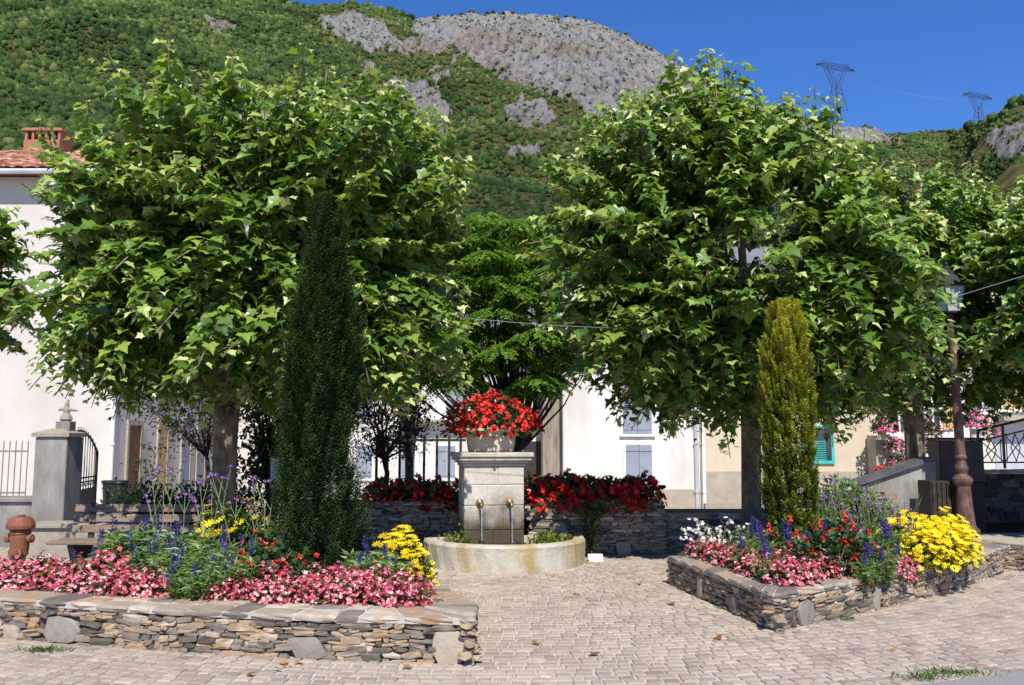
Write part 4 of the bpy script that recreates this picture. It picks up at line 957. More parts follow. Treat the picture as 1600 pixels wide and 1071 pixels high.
def begonia(label='', group='', rx=.19, h=.26, nf=150, petal='pink_petal', leafm='begonia_leaf', fs=(.011, .019), nl=170, ls=(.035, .06)):
    r = thing('begonia_plant', label, 'flower', group=group)
    P, d_ = mound(nl, rx * .95, rx * .95, h * .93, .3); leaves_of(r, P, d_, U(nl, *ls), M[leafm], T_ROUND)
    P, d_ = mound(nf, rx, rx, h, .82)
    P2 = np.repeat(P, 2, 0) + RNG.normal(0, .014, (nf * 2, 3)); d2 = np.repeat(d_, 2, 0)
    flowers_of(r, 'blossoms', T_P4, P2, d2, U(len(P2), *fs), M[petal]); return r
def salvia(label='', group='', h=.5, spikes=9, nl=240, rx=.17):
    r = thing('salvia_plant', label, 'flower', group=group)
    st_ = MB(); tips = []
    for k in range(16):
        a = random.uniform(0, 6.28); q = rx * random.random() ** .5; t_ = random.uniform(.45, .8) * h
        e = Vector((math.cos(a) * q * 1.25, math.sin(a) * q * 1.25, t_)); st_.tube([(math.cos(a) * q * .3, math.sin(a) * q * .3, 0), e], .004, 3); tips.append(e)
    st_.build('stems', M['stem'], r, True)
    P = []; D = []
    for k in range(nl):
        e = random.choice(tips); t_ = random.uniform(.2, 1.0); a = random.uniform(0, 6.28); P.append(e * t_); D.append((math.cos(a), math.sin(a), random.uniform(-.2, .7)))
    P = np.array(P); D = np.array(D); scatter('foliage', T_BLADE, P, D, norm(np.array([0, 0, 1.]) + RNG.normal(0, .4, (nl, 3))), U(nl, .08, .13), U(nl), M['salvia_leaf'], r, True)
    P = []; D = []
    for e in random.sample(tips, min(spikes, len(tips))):
        L = random.uniform(.10, .17); lean = Vector((random.uniform(-.15, .15), random.uniform(-.15, .15), 1)).normalized()
        for q in range(34):
            t_ = q / 34; a = q * 2.4; rr_ = .017 * (1 - t_ * .7); P.append(e + lean * (L * t_ + .01) + Vector((math.cos(a), math.sin(a), 0)) * rr_ * .4); D.append((math.cos(a), math.sin(a), .7))
    if P: scatter('blossoms', T_OVAL, P, D, dirs(len(P)), U(len(P), .020, .032), U(len(P)), M['blue_petal'], r, True)
    return r
def fuchsia(label='', group='', h=.5, rx=.24, nf=26, nl=260):
    r = thing('fuchsia_plant', label, 'flower', group=group)
    P, d_ = mound(nl, rx, rx, h, .35); leaves_of(r, P, d_, U(nl, .04, .075), M['fuchsia_leaf'], T_OVAL if False else T_ROUND)
    st_ = MB()
    for k in range(9): a = random.uniform(0, 6.28); st_.tube([(0, 0, 0), (math.cos(a) * rx * .5, math.sin(a) * rx * .5, h * .7)], .005, 3)
    st_.build('stems', M['stem'], r, True)
    P, d_ = mound(nf, rx * 1.02, rx * 1.02, h * 1.02, .9)
    P = np.repeat(P, 6, 0) + RNG.normal(0, .012, (nf * 6, 3)); d2 = np.repeat(d_, 6, 0) * .6 + np.array([0, 0, -.7]) + RNG.normal(0, .35, (nf * 6, 3))
    scatter('blossoms', T_BELL, P, d2, dirs(len(P)), U(len(P), .03, .048), U(len(P)), M['coral_petal'], r, True); return r
def daisy(label='', group='', h=.42, rx=.24, nf=95, nl=300, fs=(.026, .042)):
    r = thing('daisy_plant', label, 'flower', group=group)
    P, d_ = mound(nl, rx * .95, rx * .95, h * .9, .3); leaves_of(r, P, d_, U(nl, .04, .08), M['bush_leaf'])
    P, d_ = mound(nf, rx, rx, h, .86)
    Nn = norm(np.array([0.0, -.45, 1.]) + d_ * .5 + RNG.normal(0, .22, (nf, 3))); sz = U(nf, *fs); D = norm(np.cross(Nn, dirs(nf)))
    scatter('blossoms', T_P8, P, D, Nn, sz, U(nf), M['yellow_petal'], r, True)
    return r
def verbena(label='', group='', h=1.0, n=11, rx=.2, nl=120, heads=26):
    r = thing('verbena_plant', label, 'flower', group=group); st_ = MB(); hd = []
    for k in range(n):
        a = random.uniform(0, 6.28); q = random.uniform(.3, 1.4) * rx; e = Vector((math.cos(a) * q, math.sin(a) * q, h * random.uniform(.6, 1)))
        b = e * .35 + Vector((random.uniform(-.03, .03), 0, 0)); b.z = e.z * .5; st_.tube([(0, 0, 0), b, e], [.005, .004, .003], 3)
        hd.append(e)
        for s in (-1, 1):
            f_ = e * .78 + Vector((random.uniform(.02, .09) * s, random.uniform(-.07, .07), random.uniform(.04, .2) * h)); st_.tube([b.lerp(e, .55), f_], .0028, 3); hd.append(f_)
    st_.build('stems', M['stem'], r, True)
    P = []; D = []
    for e in hd[:heads]:
        for q in range(16): v_ = Vector((random.gauss(0, 1), random.gauss(0, 1), random.gauss(.4, .7))).normalized(); P.append(e + v_ * .018); D.append(v_)
    scatter('blossoms', T_P4, P, np.cross(np.array(D), dirs(len(P))), D, U(len(P), .007, .012), U(len(P)), M['violet_petal'], r, True)
    P, d_ = mound(nl, rx * .7, rx * .7, h * .45, .2); leaves_of(r, P, d_, U(nl, .04, .09), M['salvia_leaf'], T_BLADE, droop=.3)
    return r
def gaura(label='', group='', h=.55, n=26, rx=.42):
    r = thing('gaura_plant', label, 'flower', group=group); st_ = MB(); P = []; D = []
    for k in range(n):
        a = random.uniform(0, 6.28); q = random.uniform(.25, 1) * rx; e = Vector((math.cos(a) * q, math.sin(a) * q, h * random.uniform(.6, 1)))
        b = Vector((e.x * .4, e.y * .4, e.z * .85)); st_.tube([(0, 0, 0), b, e], [.004, .003, .002], 3)
        for q_ in range(random.randint(2, 5)): p = b.lerp(e, random.uniform(.3, 1)) + Vector((random.gauss(0, .012), random.gauss(0, .012), random.gauss(0, .012))); P.append(p)
    st_.build('stems', M['stem'], r, True); n_ = len(P); d_ = dirs(n_)
    flowers_of(r, 'blossoms', T_P4, np.array(P), d_, U(n_, .016, .026), M['white_petal'])
    P, d_ = mound(160, rx * .6, rx * .6, h * .6, .2); leaves_of(r, P, d_, U(160, .03, .07), M['salvia_leaf'], T_BLADE, droop=.3); return r
def redbush(label='', group='', rx=.2, h=.3, nf=70, nl=170, name='geranium_plant', pm='red_petal', lm='fuchsia_leaf', fs=(.02, .034), rep=3):
    r = thing(name, label, 'flower', group=group)
    P, d_ = mound(nl, rx, rx, h, .3); leaves_of(r, P, d_, U(nl, .04, .08), M[lm], T_ROUND)
    P, d_ = mound(nf, rx, rx, h, .85); P = np.repeat(P, rep, 0) + RNG.normal(0, .012, (nf * rep, 3)); d_ = np.repeat(d_, rep, 0)
    flowers_of(r, 'blossoms', T_P4, P, d_, U(len(P), *fs), M[pm]); return r

# soil of the beds
LWa = [Vector((p.x, p.y)) for p in LW]
back_l = [(-0.95, 9.15), (-2.2, 9.6), (-4.0, 9.9), (-5.6, 9.6), (-8.6, 9.2)]
inner = [(p.x - .0, p.y + .3) for p in LWa]
mb = MB(); mb.prism(inner[:-1] + [(-.62, 6.75)] + back_l, 0.012, 0.255); o = mb.build('left_bed_soil', M['soil']); tag(o, kind='structure')
SB = [RL, RC] + RW[2:]
backr = [(5.9, 11.5), (4.6, 12.1), (2.4, 12.0), (1.85, 10.6)]
ri = [(RL.x + .28, RL.y + .05), (RC.x + .22, RC.y + .33), (RW[2].x - .1, RW[2].y + .3), (RW[3].x - .15, RW[3].y + .28), (RW[4].x - .2, RW[4].y + .2), (RW[5].x - .25, RW[5].y + .1)]
mb = MB(); mb.prism(ri + backr, 0.012, 0.235); o = mb.build('right_bed_soil', M['soil']); tag(o, kind='structure')

# planter walls
sw_ = [(-0.30, 7.5), (-0.50, 8.4), (-0.70, 9.2)]
LWP = [tuple(p)[:2] for p in LW] + sw_
TL = sum(seg_len([Vector(p) for p in LWP])); FL_ = sum(seg_len([Vector(p) for p in LWP[:6]])) / TL
stone_wall('planter_wall', 'low slate wall edging the left flower bed with a big corner stone', LWP, 0.31, coping=0.46, thick=.36, zf=lambda s: 1 if s <= FL_ + .001 else 1 - .62 * (s - FL_) / (1 - FL_),
           slabs=((.455 * FL_, .34, .21, 'q'), (.375 * FL_, .16, .12, 'q'), (.345 * FL_, .12, .10, 'q'), (.80 * FL_, .26, .17, 'q'), (.975 * FL_, .26, .25, 'q')))
RWP = [tuple(RL)[:2], tuple(RC)[:2]] + [tuple(p)[:2] for p in RW[2:]] + [(6.35, 11.2), (6.1, 11.7)]
TR = sum(seg_len([Vector(p) for p in RWP])); SR = (RL - RC).length / TR
fr_ = lambda q: SR + q * (1 - SR)
stone_wall('planter_wall', 'low slate wall round the pointed right flower bed with a round inset stone', RWP, 0.30, coping=0.42, thick=.34,
           slabs=((.36 * SR, .13, .24, 'q'), (.68 * SR, .16, .20, 'q'), (fr_(.075), .22, .23, 'round'), (fr_(.265), .11, .24, 'q'), (fr_(.45), .12, .2, 'q')))

def place(protos, spots, label, group, zb):
    """spots: (px, distance, scale). Copies share the meshes of a few plants."""
    for i, (px, Y, s) in enumerate(spots):
        x = (px - 800) / F * Y * 1.0 / (CT) * CT
        k = i % len(protos)
        if not protos[k].get('used'):
            o = protos[k]; o['used'] = 1; o.location = (x, Y, zb); o.rotation_euler = (0, 0, 0); o.scale = (s,) * 3
        else: o = copy_tree(protos[k], (x, Y, zb), random.uniform(-.6, .6), s)
        o['label'] = label; o['group'] = group
        if 'used' in o and o is not protos[k]: del o['used']
def lw_y(px):      # distance of the left wall's inner coping edge along this line of sight
    for a, b in zip(LW[:-1], LW[1:]):
        pa_, pb_ = a.x / a.y * F + 800, b.x / b.y * F + 800
        if pa_ <= px <= pb_ or b is LW[-1]:
            t = (px - pa_) / (pb_ - pa_); return a.y + (b.y - a.y) * t + .46
beg = [begonia(nf=n_) for n_ in (160, 140, 175, 150)]
sp = []
for px in list(range(-40, 150, 27)) + list(range(180, 275, 26)) + list(range(362, 655, 25)): sp.append((px + random.uniform(-5, 5), lw_y(px) + random.uniform(.05, .13), random.uniform(.85, 1.05)))
for px in list(range(-30, 150, 34)) + list(range(195, 262, 30)) + list(range(415, 640, 28)): sp.append((px + random.uniform(-6, 6), lw_y(px) + random.uniform(.42, .55), random.uniform(1.0, 1.25)))
sp.append((186, lw_y(186) + .5, 1.4))
place(beg, sp, 'pink and white begonia in the front row of the left flower bed', 'pink begonias in the left flower bed', .25)
beg2 = [begonia(nf=n_) for n_ in (140, 155)]
sp = []
c_in = Vector((RC.x + .30, RC.y + .55))
for t in np.linspace(0, 1, 9): 
    p = Vector((RL.x + .38, RL.y - .05)).lerp(c_in, t); sp.append((p.x / p.y * F + 800, p.y, random.uniform(.95, 1.15)))
for t in np.linspace(.0, .5, 10):
    p = c_in.lerp(Vector((RW[4].x - .3, RW[4].y + .35)), t); sp.append((p.x / p.y * F + 800, p.y + .0, random.uniform(1.0, 1.25)))
for t in np.linspace(.1, .9, 7):
    p = Vector((RL.x + .8, RL.y + .1)).lerp(c_in + Vector((.35, .4)), t); sp.append((p.x / p.y * F + 800, p.y, random.uniform(.95, 1.2)))
for t in np.linspace(.0, .5, 8):
    p = (c_in + Vector((.05, .42))).lerp(Vector((RW[4].x - .4, RW[4].y + .8)), t); sp.append((p.x / p.y * F + 800, p.y, random.uniform(1.2, 1.4)))
sp += [(1385, 9.0, .8), (1402, 9.2, .8)]
place(beg2, sp, 'pink begonia at the edge of the right flower bed', 'pink begonias in the right flower bed', .23)

sal = [salvia(h=.5, spikes=3, nl=420), salvia(h=.5, spikes=1, nl=440), salvia(h=.55, spikes=3, nl=420), salvia(h=.5, spikes=1, nl=440)]
sp = [(138, 8.3, .75), (165, 8.3, .8), (205, 8.5, 1.3), (228, 8.6, 1.35), (252, 8.5, 1.3), (280, 8.4, 1.3), (305, 8.3, 1.25), (330, 8.3, 1.2), (262, 8.0, 1.1), (290, 7.8, 1.1), (315, 7.65, 1.05), (340, 7.6, 1.0), (300, 7.38, .8), (325, 7.34, .8), (352, 7.4, .85), (375, 7.8, 1.1), (395, 8.1, 1.1), (358, 8.2, 1.2), (385, 7.5, .85), (222, 8.1, .9), (245, 9.0, 1.25), (215, 9.1, 1.2)]
place(sal, sp, 'blue salvia with pale narrow leaves in the left flower bed', 'blue salvias in the left flower bed', .25)
sal2 = [salvia(h=.45, spikes=2, nl=330), salvia(h=.46, spikes=1, nl=330)]
place(sal2, [(560, 7.9, .85), (583, 7.8, .9), (607, 7.75, .9), (628, 7.8, .85), (595, 8.1, 1.0), (568, 8.2, 1.0)], 'blue salvia between the dark yew and the yellow daisies', 'blue salvias beside the dark yew', .25)
sal3 = [salvia(h=.5, spikes=4, nl=300), salvia(h=.55, spikes=3, nl=300)]
place(sal3, [(1160, 9.1, 1.0), (1180, 9.3, 1.1), (1205, 8.9, 1.0), (1225, 9.2, 1.05), (1250, 9.0, 1.1), (1330, 9.3, 1.0), (1355, 9.2, 1.05), (1378, 9.3, 1.05), (1395, 9.5, 1.1), (1350, 8.6, .75), (1372, 8.7, .8), (1340, 8.45, .6), (1365, 9.8, 1.1), (1195, 8.3, .8)], 'blue salvia among the red fuchsias of the right flower bed', 'blue salvias in the right flower bed', .23)
fu = [fuchsia(nf=12, nl=330), fuchsia(nf=11, nl=330)]
place(fu, [(418, 8.0, 1.0), (445, 7.8, .95), (478, 7.7, .8), (430, 8.4, 1.15), (405, 7.6, .7), (462, 8.1, 1.0)], 'coral red fuchsia in the middle of the left flower bed', 'red fuchsias in the left flower bed', .25)
fu2 = [fuchsia(nf=15, nl=320), fuchsia(nf=13, nl=320)]
place(fu2, [(1222, 9.3, 1.1), (1240, 8.6, .85), (1265, 8.9, 1.05), (1290, 8.7, 1.0), (1315, 8.9, 1.05), (1275, 9.4, 1.15), (1305, 9.5, 1.15), (1335, 8.8, .9), (1250, 9.6, 1.15)], 'coral red fuchsia in front of the golden yew', 'red fuchsias in the right flower bed', .23)
da = [daisy(nf=16, nl=320, h=.6, rx=.2, fs=(.035,.05))]
place(da, [(362, 8.9, 1.3), (388, 8.8, 1.38), (345, 9.1, 1.25), (405, 9.0, 1.3)], 'leggy yellow daisies behind the salvias', 'yellow daisies in the middle of the left bed', .25)
da2 = [daisy(h=.5, rx=.22, nf=60, fs=(.035,.052))]
place(da2, [(618, 8.5, .95), (640, 8.4, .95), (655, 8.25, .75), (628, 8.8, 1.05)], 'bright yellow daisies at the fountain end of the left bed', 'yellow daisies near the fountain', .25)
da3 = [daisy(h=.55, rx=.27, nf=150, fs=(.038,.055)), daisy(h=.5, rx=.27, nf=140, fs=(.038,.055))]
place(da3, [(1428, 9.3, .78), (1450, 9.4, .88), (1475, 9.5, .85), (1440, 9.8, 1.0), (1466, 9.9, .98), (1408, 10.1, 1.05), (1492, 9.75, .7)], 'dense mound of bright yellow daisies in front of the lamp post', 'yellow daisies at the right bed corner', .29)
ve = [verbena(h=1.15, n=5, heads=7, nl=60), verbena(h=1.0, n=4, heads=6, nl=60)]
place(ve, [(262, 8.9, 1.05), (300, 8.8, 1.1), (335, 8.7, 1.0), (378, 8.6, 1.05), (418, 8.5, .95), (440, 8.9, 1.0), (345, 7.55, .5)], 'tall thin purple verbena rising above the left bed', 'purple verbena in the left flower bed', .25)
ab = [redbush(rx=.30, h=1.0, nf=34, nl=900, name='aster_plant', pm='violet_petal', lm='salvia_leaf', rep=2, fs=(.012, .02))]
place(ab, [(1288, 10.9, .85), (1318, 11.0, .92), (1345, 11.0, .82), (1300, 11.4, .95), (1375, 11.2, .66)], 'tall leafy aster bush between the golden yew and the second bench', 'aster bushes behind the golden yew', .23)
ve2 = [verbena(h=.9, n=8, heads=9, nl=520), verbena(h=.8, n=7, heads=8, nl=520)]
place(ve2, [(1282, 10.6, 1.15), (1305, 10.7, 1.05), (1332, 10.6, 1.15), (1352, 10.7, 1.0), (1318, 10.2, .95), (1290, 10.2, .95), (1405, 10.6, .9), (1380, 10.8, .9)], 'tall purple verbena right of the golden yew', 'purple verbena in the right flower bed', .23)
ga = [gaura(n=11)]
place(ga, [(1105, 9.9, .9), (1140, 9.6, 1.0), (1118, 10.2, 1.05)], 'airy white gaura leaning over the shaded wall side', 'white gaura at the left tip of the right bed', .23)
gr = [redbush(nf=45), redbush(nf=38)]
place(gr, [(p, 13.1 + random.uniform(-.08, .08), random.uniform(1.2, 1.5)) for p in range(590, 722, 15)], 'red geranium in the row left of the fountain pillar', 'red geraniums on the wall left of the fountain', .62)
gr2 = [redbush(nf=48), redbush(nf=40)]
place(gr2, [(p, 12.95 + random.uniform(-.08, .08), random.uniform(1.3, 1.6)) for p in range(836, 1005, 15)], 'red geranium in the row right of the fountain pillar', 'red geraniums on the wall right of the fountain', .64)
# the big red begonia of the pot
pr_ = redbush('scarlet begonia spilling over the stone pot on the fountain', None, rx=.63, h=.58, nf=360, nl=1200, name='begonia_plant', rep=4, fs=(.022, .036))
pr_.location = (pc.x, pc.y - .02, 1.457 + .20); pr_.scale = (1, .85, 1)
P_, d_ = mound(60, .6, .6, .1, .85); P_[:, 2] -= .04
# potted flowers of the steps
pk = [redbush(rx=.26, h=.32, nf=34, nl=260, pm='magenta_petal', lm='bush_leaf', rep=3, fs=(.03, .045)), redbush(rx=.26, h=.30, nf=28, nl=260, pm='magenta_petal', lm='bush_leaf', rep=3, fs=(.03, .045))]
for i, (px, py, s, lab) in enumerate(((1382, 672, 1.6, 'magenta geranium on top of the side wall of the steps'), (1398, 700, 1.4, 'pink geranium halfway down beside the steps'), (1402, 724, 1.1, 'pink geranium at the low end of the steps'),
        (1452, 680, 1.6, 'pink geranium right of the tree trunk on the steps'), (1460, 706, 1.3, 'magenta geranium below it right of the steps'), (1440, 664, 1.2, 'pink geranium highest beside the window'),
        (1523, 664, 1.6, 'pink geranium on the ledge right of the lamp post'), (1545, 676, 1.2, 'small pink geranium behind the iron railing'))):
    p = at(px, py, 28.9 if px < 1500 else 29.6); o = pk[i] if i < 2 else copy_tree(pk[i % 2], p, i, s)
    o.location = (p.x, p.y, p.z - .1); o.scale = (s,) * 3; o['label'] = lab; o['group'] = 'pink geraniums round the steps'
    t = MB(); t.lathe([(.12, 0), (.19, .26), (.20, .27), (.20, .32), (.17, .32)], (0, 0, 0), 12); tt_ = t.build('flower_pot', M['plinth'], None); tt_.location = (p.x, p.y, p.z - .33); tt_.scale = (s * .5, s * .5, .6)
    tag(tt_, 'grey pot under the ' + lab, 'pot', 'grey pots round the steps')
    q = MB(); zb = gz(p.x, p.y) + .02; 
    if px >= 1500 or px > 1435: pass
o = redbush('orange red geranium at the foot of the steps', None, rx=.42, h=.4, nf=130, nl=200, pm='coral_petal', lm='bush_leaf', rep=3, fs=(.03, .05)); p = at(1388, 742, 24); o.location = (p.x, p.y, p.z - .15)

# ================================================================== TREES
def plane_tree(label, base, crown, axes, nshoot, leaf, trunk_r=.15, fork=2.3, trunk_bend=0.0, seed=1, pw=2.4, top_shoots=26, low=0.0, shear=0.0, tall=1.0, under=170):
    global RNG
    random.seed(seed); RNG = np.random.default_rng(seed)
    bx, by, bz = base; C = Vector(crown); ax, ay, az = axes
    r = thing('plane_tree', label, 'tree', base, 0, 'plane trees round the square')
    tk = MB()
    path = [Vector((bx, by, bz - .15)), Vector((bx, by, bz + .1)), Vector((bx + trunk_bend * .4, by, bz + fork * .5)), Vector((bx + trunk_bend, by, bz + fork))]
    tk.tube([path[0], path[1], path[1].lerp(path[2], .5), path[2], path[2].lerp(path[3], .6), path[3]], [trunk_r * 1.5, trunk_r * 1.15, trunk_r * 1.02, trunk_r, trunk_r * 1.02, trunk_r * 1.15], 14)
    tk.build('trunk', M['bark'], r, smooth=True)
    br = MB(); top = path[-1] - Vector((0, 0, .1)); knuckles = []
    for k in range(9):
        a = 2 * math.pi * k / 9 + random.uniform(-.25, .25); q = random.uniform(.35, .62)
        e = Vector((C.x + ax * q * math.cos(a), C.y + ay * q * math.sin(a), C.z + az * random.uniform(-.35, .15)))
        m_ = top.lerp(e, .5) + Vector((0, 0, random.uniform(-.05, .15))); br.tube([top, m_, e], [trunk_r * .62, trunk_r * .45, trunk_r * .34], 8); knuckles.append(e)
    knuckles.append(Vector((C.x, C.y, C.z)));  br.tube([top, knuckles[-1]], [trunk_r * .6, trunk_r * .35], 8)
    P = []; D = []; Sz = []; Rn = []
    nf = lambda v: mnoise.fractal(v, 1, 2, 3)
    for k in range(nshoot + top_shoots + under):
        is_top = nshoot <= k < nshoot + top_shoots; is_un = k >= nshoot + top_shoots
        # a point on the rounded-box crown surface
        while True:
            d_ = Vector((random.gauss(0, 1), random.gauss(0, 1), random.gauss(0, 1))).normalized()
            if is_top and d_.z < .35: continue
            if is_un and (d_.z > -.25 or d_.y > .35): continue
            break
        pp = pw if d_.z > 0 else max(pw, 3.4)
        s = (abs(d_.x) ** pp + abs(d_.y) ** pp + abs(d_.z) ** pp) ** (-1 / pp)
        rad = s * (1 + .16 * nf(d_ * 1.7 + Vector((seed, 0, 0)))) * (random.uniform(.80, 1.02) if is_top or k % 5 else random.uniform(.45, .8))
        if d_.z < 0: rad *= 1 + low * d_.z
        E = Vector((C.x + ax * d_.x * rad, C.y + ay * d_.y * rad, C.z + az * d_.z * rad))
        E.x += shear * (E.z - C.z)
        kn = min(knuckles, key=lambda q: (q - E).length + random.uniform(0, .8))
        L = (E - kn).length
        out = Vector((d_.x, d_.y, 0)); 
        mid = kn.lerp(E, .5) + Vector((0, 0, .10 * L if d_.z > -.3 else -.02))
        end = E + (Vector((0, 0, random.uniform(.12, .50) * tall)) if is_top else Vector((0, 0, random.uniform(-.05, .22) if d_.z > -.2 else random.uniform(-.38, -.02))))
        pts = []
        for i in range(7):
            t = i / 6; pts.append(kn * ((1 - t) ** 2) + mid * (2 * t * (1 - t)) + end * t * t if not is_top else (kn * ((1 - t) ** 2) + E * (2 * t * (1 - t)) + end * t * t))
        br.tube(pts, [.016 - .0017 * i for i in range(7)], 3, cap=False)
        plen = sum((pts[i + 1] - pts[i]).length for i in range(6)); nl = max(8, int(plen / (.044 if not is_top else .06)))
        for q in range(nl):
            t = 0.12 + .88 * (q + random.random() * .5) / nl; fi = min(5.999, t * 6); i = int(fi); p = pts[i].lerp(pts[i + 1], fi - i)
            a = q * 2.3 + random.uniform(-.5, .5) + k
            hd = Vector((math.cos(a), math.sin(a), 0)) + out * .45
            tip = max(0, (t - .82) / .18)
            size = leaf * random.choice((random.uniform(.45, .8), random.uniform(.8, 1.18))) * (1 - .62 * tip)
            dn = Vector((hd.x, hd.y, -random.uniform(.0, .75))).normalized()
            P.append(p + hd.normalized() * random.uniform(.02, .09) + Vector((0, 0, .02))); D.append(dn); Sz.append(size)
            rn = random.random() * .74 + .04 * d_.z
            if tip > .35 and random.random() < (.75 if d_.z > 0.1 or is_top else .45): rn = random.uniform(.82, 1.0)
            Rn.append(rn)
    br.build('branches', M['bark'], r)
    D = np.array(D); n_ = len(P); side = norm(np.cross(D, np.tile([0, 0, 1.], (n_, 1)))); N = norm(np.cross(side, D) + RNG.normal(0, .30, (n_, 3)) + np.array([.0, -.36, .2]))
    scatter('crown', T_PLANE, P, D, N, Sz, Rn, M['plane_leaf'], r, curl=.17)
    return n_
st0 = random.getstate()
NL = []
NL.append(plane_tree('broad plane tree left of the fountain, its trunk rising behind the wooden bench', (-3.52, 11.0, 0), (-3.2, 10.9, 3.98), (2.74, 2.05, 1.93), 640, .17, .145, 2.1, seed=3, pw=3.2, top_shoots=64, trunk_bend=-.02, tall=1.25))
NL.append(plane_tree('tall domed plane tree right of the fountain behind the golden yew', (3.18, 12.0, 0), (2.86, 11.9, 4.2), (2.58, 2.15, 2.38), 740, .17, .13, 2.2, seed=5, pw=1.8, top_shoots=70, shear=-.13, tall=1.5, trunk_bend=.05))
NL.append(plane_tree('dark plane tree above the ramp wall beside the lamp post', (7.85, 17.4, .8), (8.5, 17.9, 4.7), (3.5, 1.8, 2.4), 600, .20, .18, 1.7, seed=8, pw=2.3, top_shoots=30))
NL.append(plane_tree('plane tree whose crown fills the right edge above the iron railing', (10.9, 14.6, 0), (10.75, 14.7, 4.6), (2.9, 2.1, 2.1), 460, .20, .15, 2.4, seed=12, pw=2.3, top_shoots=20))
NL.append(plane_tree('plane tree reaching in from the left edge with only a few branches showing', (-9.6, 13.4, 0), (-9.95, 13.3, 4.45), (2.4, 2.0, 1.5), 240, .24, .14, 2.6, seed=15, pw=2.2, top_shoots=14))
print('plane leaves', NL)

def locust(label, base):
    random.seed(21); global RNG; RNG = np.random.default_rng(21)
    r = thing('locust_tree', label, 'tree', base, 0); b = Vector(base)
    tk = MB(); tk.tube([b, b + Vector((.02, 0, .9)), b + Vector((.0, 0, 1.7))], [.17, .13, .13], 10); tk.build('trunk', M['dark_bark'], r, smooth=True)
    br = MB(); P = []; D = []; N = []; Sz = []
    pads = []
    for px, py in ((700, 350), (760, 340), (820, 352), (730, 372), (790, 375), (850, 390), (700, 400), (745, 405), (800, 408), (670, 430), (720, 436), (770, 432), (830, 430), (880, 420), (690, 465), (740, 462), (800, 455), (850, 465),
                   (640, 470), (620, 505), (665, 505), (715, 505), (880, 470), (900, 520), (860, 520), (840, 560), (880, 555), (810, 590), (850, 585), (640, 560), (690, 555), (735, 560), (600, 555), (700, 530), (760, 520), (790, 545), (720, 590), (830, 520), (800, 500), (670, 540), (760, 430), (740, 375), (760, 395), (905, 480), (780, 480), (655, 580), (830, 600), (925, 540), (660, 395), (880, 375)):
        for rep in range(2): pads.append(at(px + random.uniform(-12, 12), py + random.uniform(-6, 6) + 6, base[1] + (random.uniform(-1.5, .3) if rep == 0 else random.uniform(.2, 2.0))))
    fork = b + Vector((0, 0, 1.65))
    for p in pads:
        m_ = fork.lerp(p, .55) + Vector((random.uniform(-.15, .15), random.uniform(-.1, .1), -.25)); br.tube([fork, m_, p], [.036, .016, .005], 5)
        R_ = random.uniform(.36, .66)
        for k in range(62):
            a = random.uniform(0, 6.28); q = R_ * random.random() ** .5; h = .10 * (1 - (q / R_) ** 2) + random.gauss(0, .018)
            c = p + Vector((math.cos(a) * q, math.sin(a) * q, h - .13 * (q / R_) ** 2)); dd = Vector((math.cos(a + random.gauss(0, .5)), math.sin(a + random.gauss(0, .5)), -.22 - .35 * q / R_)).normalized()
            sd_ = dd.cross(Vector((0, 0, 1))).normalized()
            for e in range(9):
                t = e / 8; base_ = c + dd * (.22 * t) - Vector((0, 0, .03 * t * t))
                sg = 1 if e % 2 else -1
                P.append(base_); D.append(dd * .5 + sd_ * sg + Vector((0, 0, -.1))); N.append(Vector((0, -.1, 1)) + dd * .3 + Vector((random.gauss(0, .25), random.gauss(0, .25), 0))); Sz.append(random.uniform(.08, .115))
    br.build('branches', M['dark_bark'], r)
    scatter('crown', T_OVAL, P, D, N, Sz, U(len(P)), M['locust_leaf'], r)
locust('bright green locust tree with layered foliage behind the fountain', (0.1, 17.5, -.3))

def column_shrub(name, label, base, H, prof, nsh, m, needle, shoot_len, gold=False, seed=1, part='foliage', density=26):
    """upright shoots packed round a column; prof(t) is its radius at relative height t"""
    random.seed(seed); global RNG; RNG = np.random.default_rng(seed)
    r = thing(name, label, 'shrub', base); b = Vector(base); st_ = MB(); st_.tube([b, b + Vector((0, 0, H * .85))], [.07, .02], 7); st_.build('trunk', M['dark_bark'], r)
    P = []; D = []; N = []; Sz = []; Rn = []
    for k in range(nsh):
        t = random.random() ** .9; a = random.uniform(0, 6.28); rr_ = prof(t, a) * random.uniform(.72, 1.03)
        s = b + Vector((math.cos(a) * rr_, math.sin(a) * rr_, t * H)); out = Vector((math.cos(a), math.sin(a), 0))
        L = shoot_len * random.uniform(.6, 1.35); d0 = (Vector((0, 0, 1)) + out * random.uniform(.05, .38) + Vector((random.gauss(0, .1), random.gauss(0, .1), 0))).normalized()
        if t * H + L > H * 1.02: L = max(.05, H * 1.03 - t * H)
        tone = random.random() * .38 + .3 * (.5 + mnoise.noise(Vector((s.x * 6, s.y * 6, s.z * 4))))
        for e in range(density):
            u = e / density; a2 = e * 2.4; side = Vector((math.cos(a2), math.sin(a2), 0)); p = s + d0 * (L * u)
            P.append(p); D.append((d0 * .7 + side).normalized()); N.append(d0 + side * -.3); Sz.append(needle * random.uniform(.7, 1.2) * (1 - .4 * u))
            rv = tone + .42 * u + random.uniform(0, .12)
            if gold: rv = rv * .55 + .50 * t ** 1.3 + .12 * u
            Rn.append(rv)
    scatter(part, T_NEEDLE if not gold else T_OVAL, P, D, N, Sz, Rn, M[m], r); return len(P)
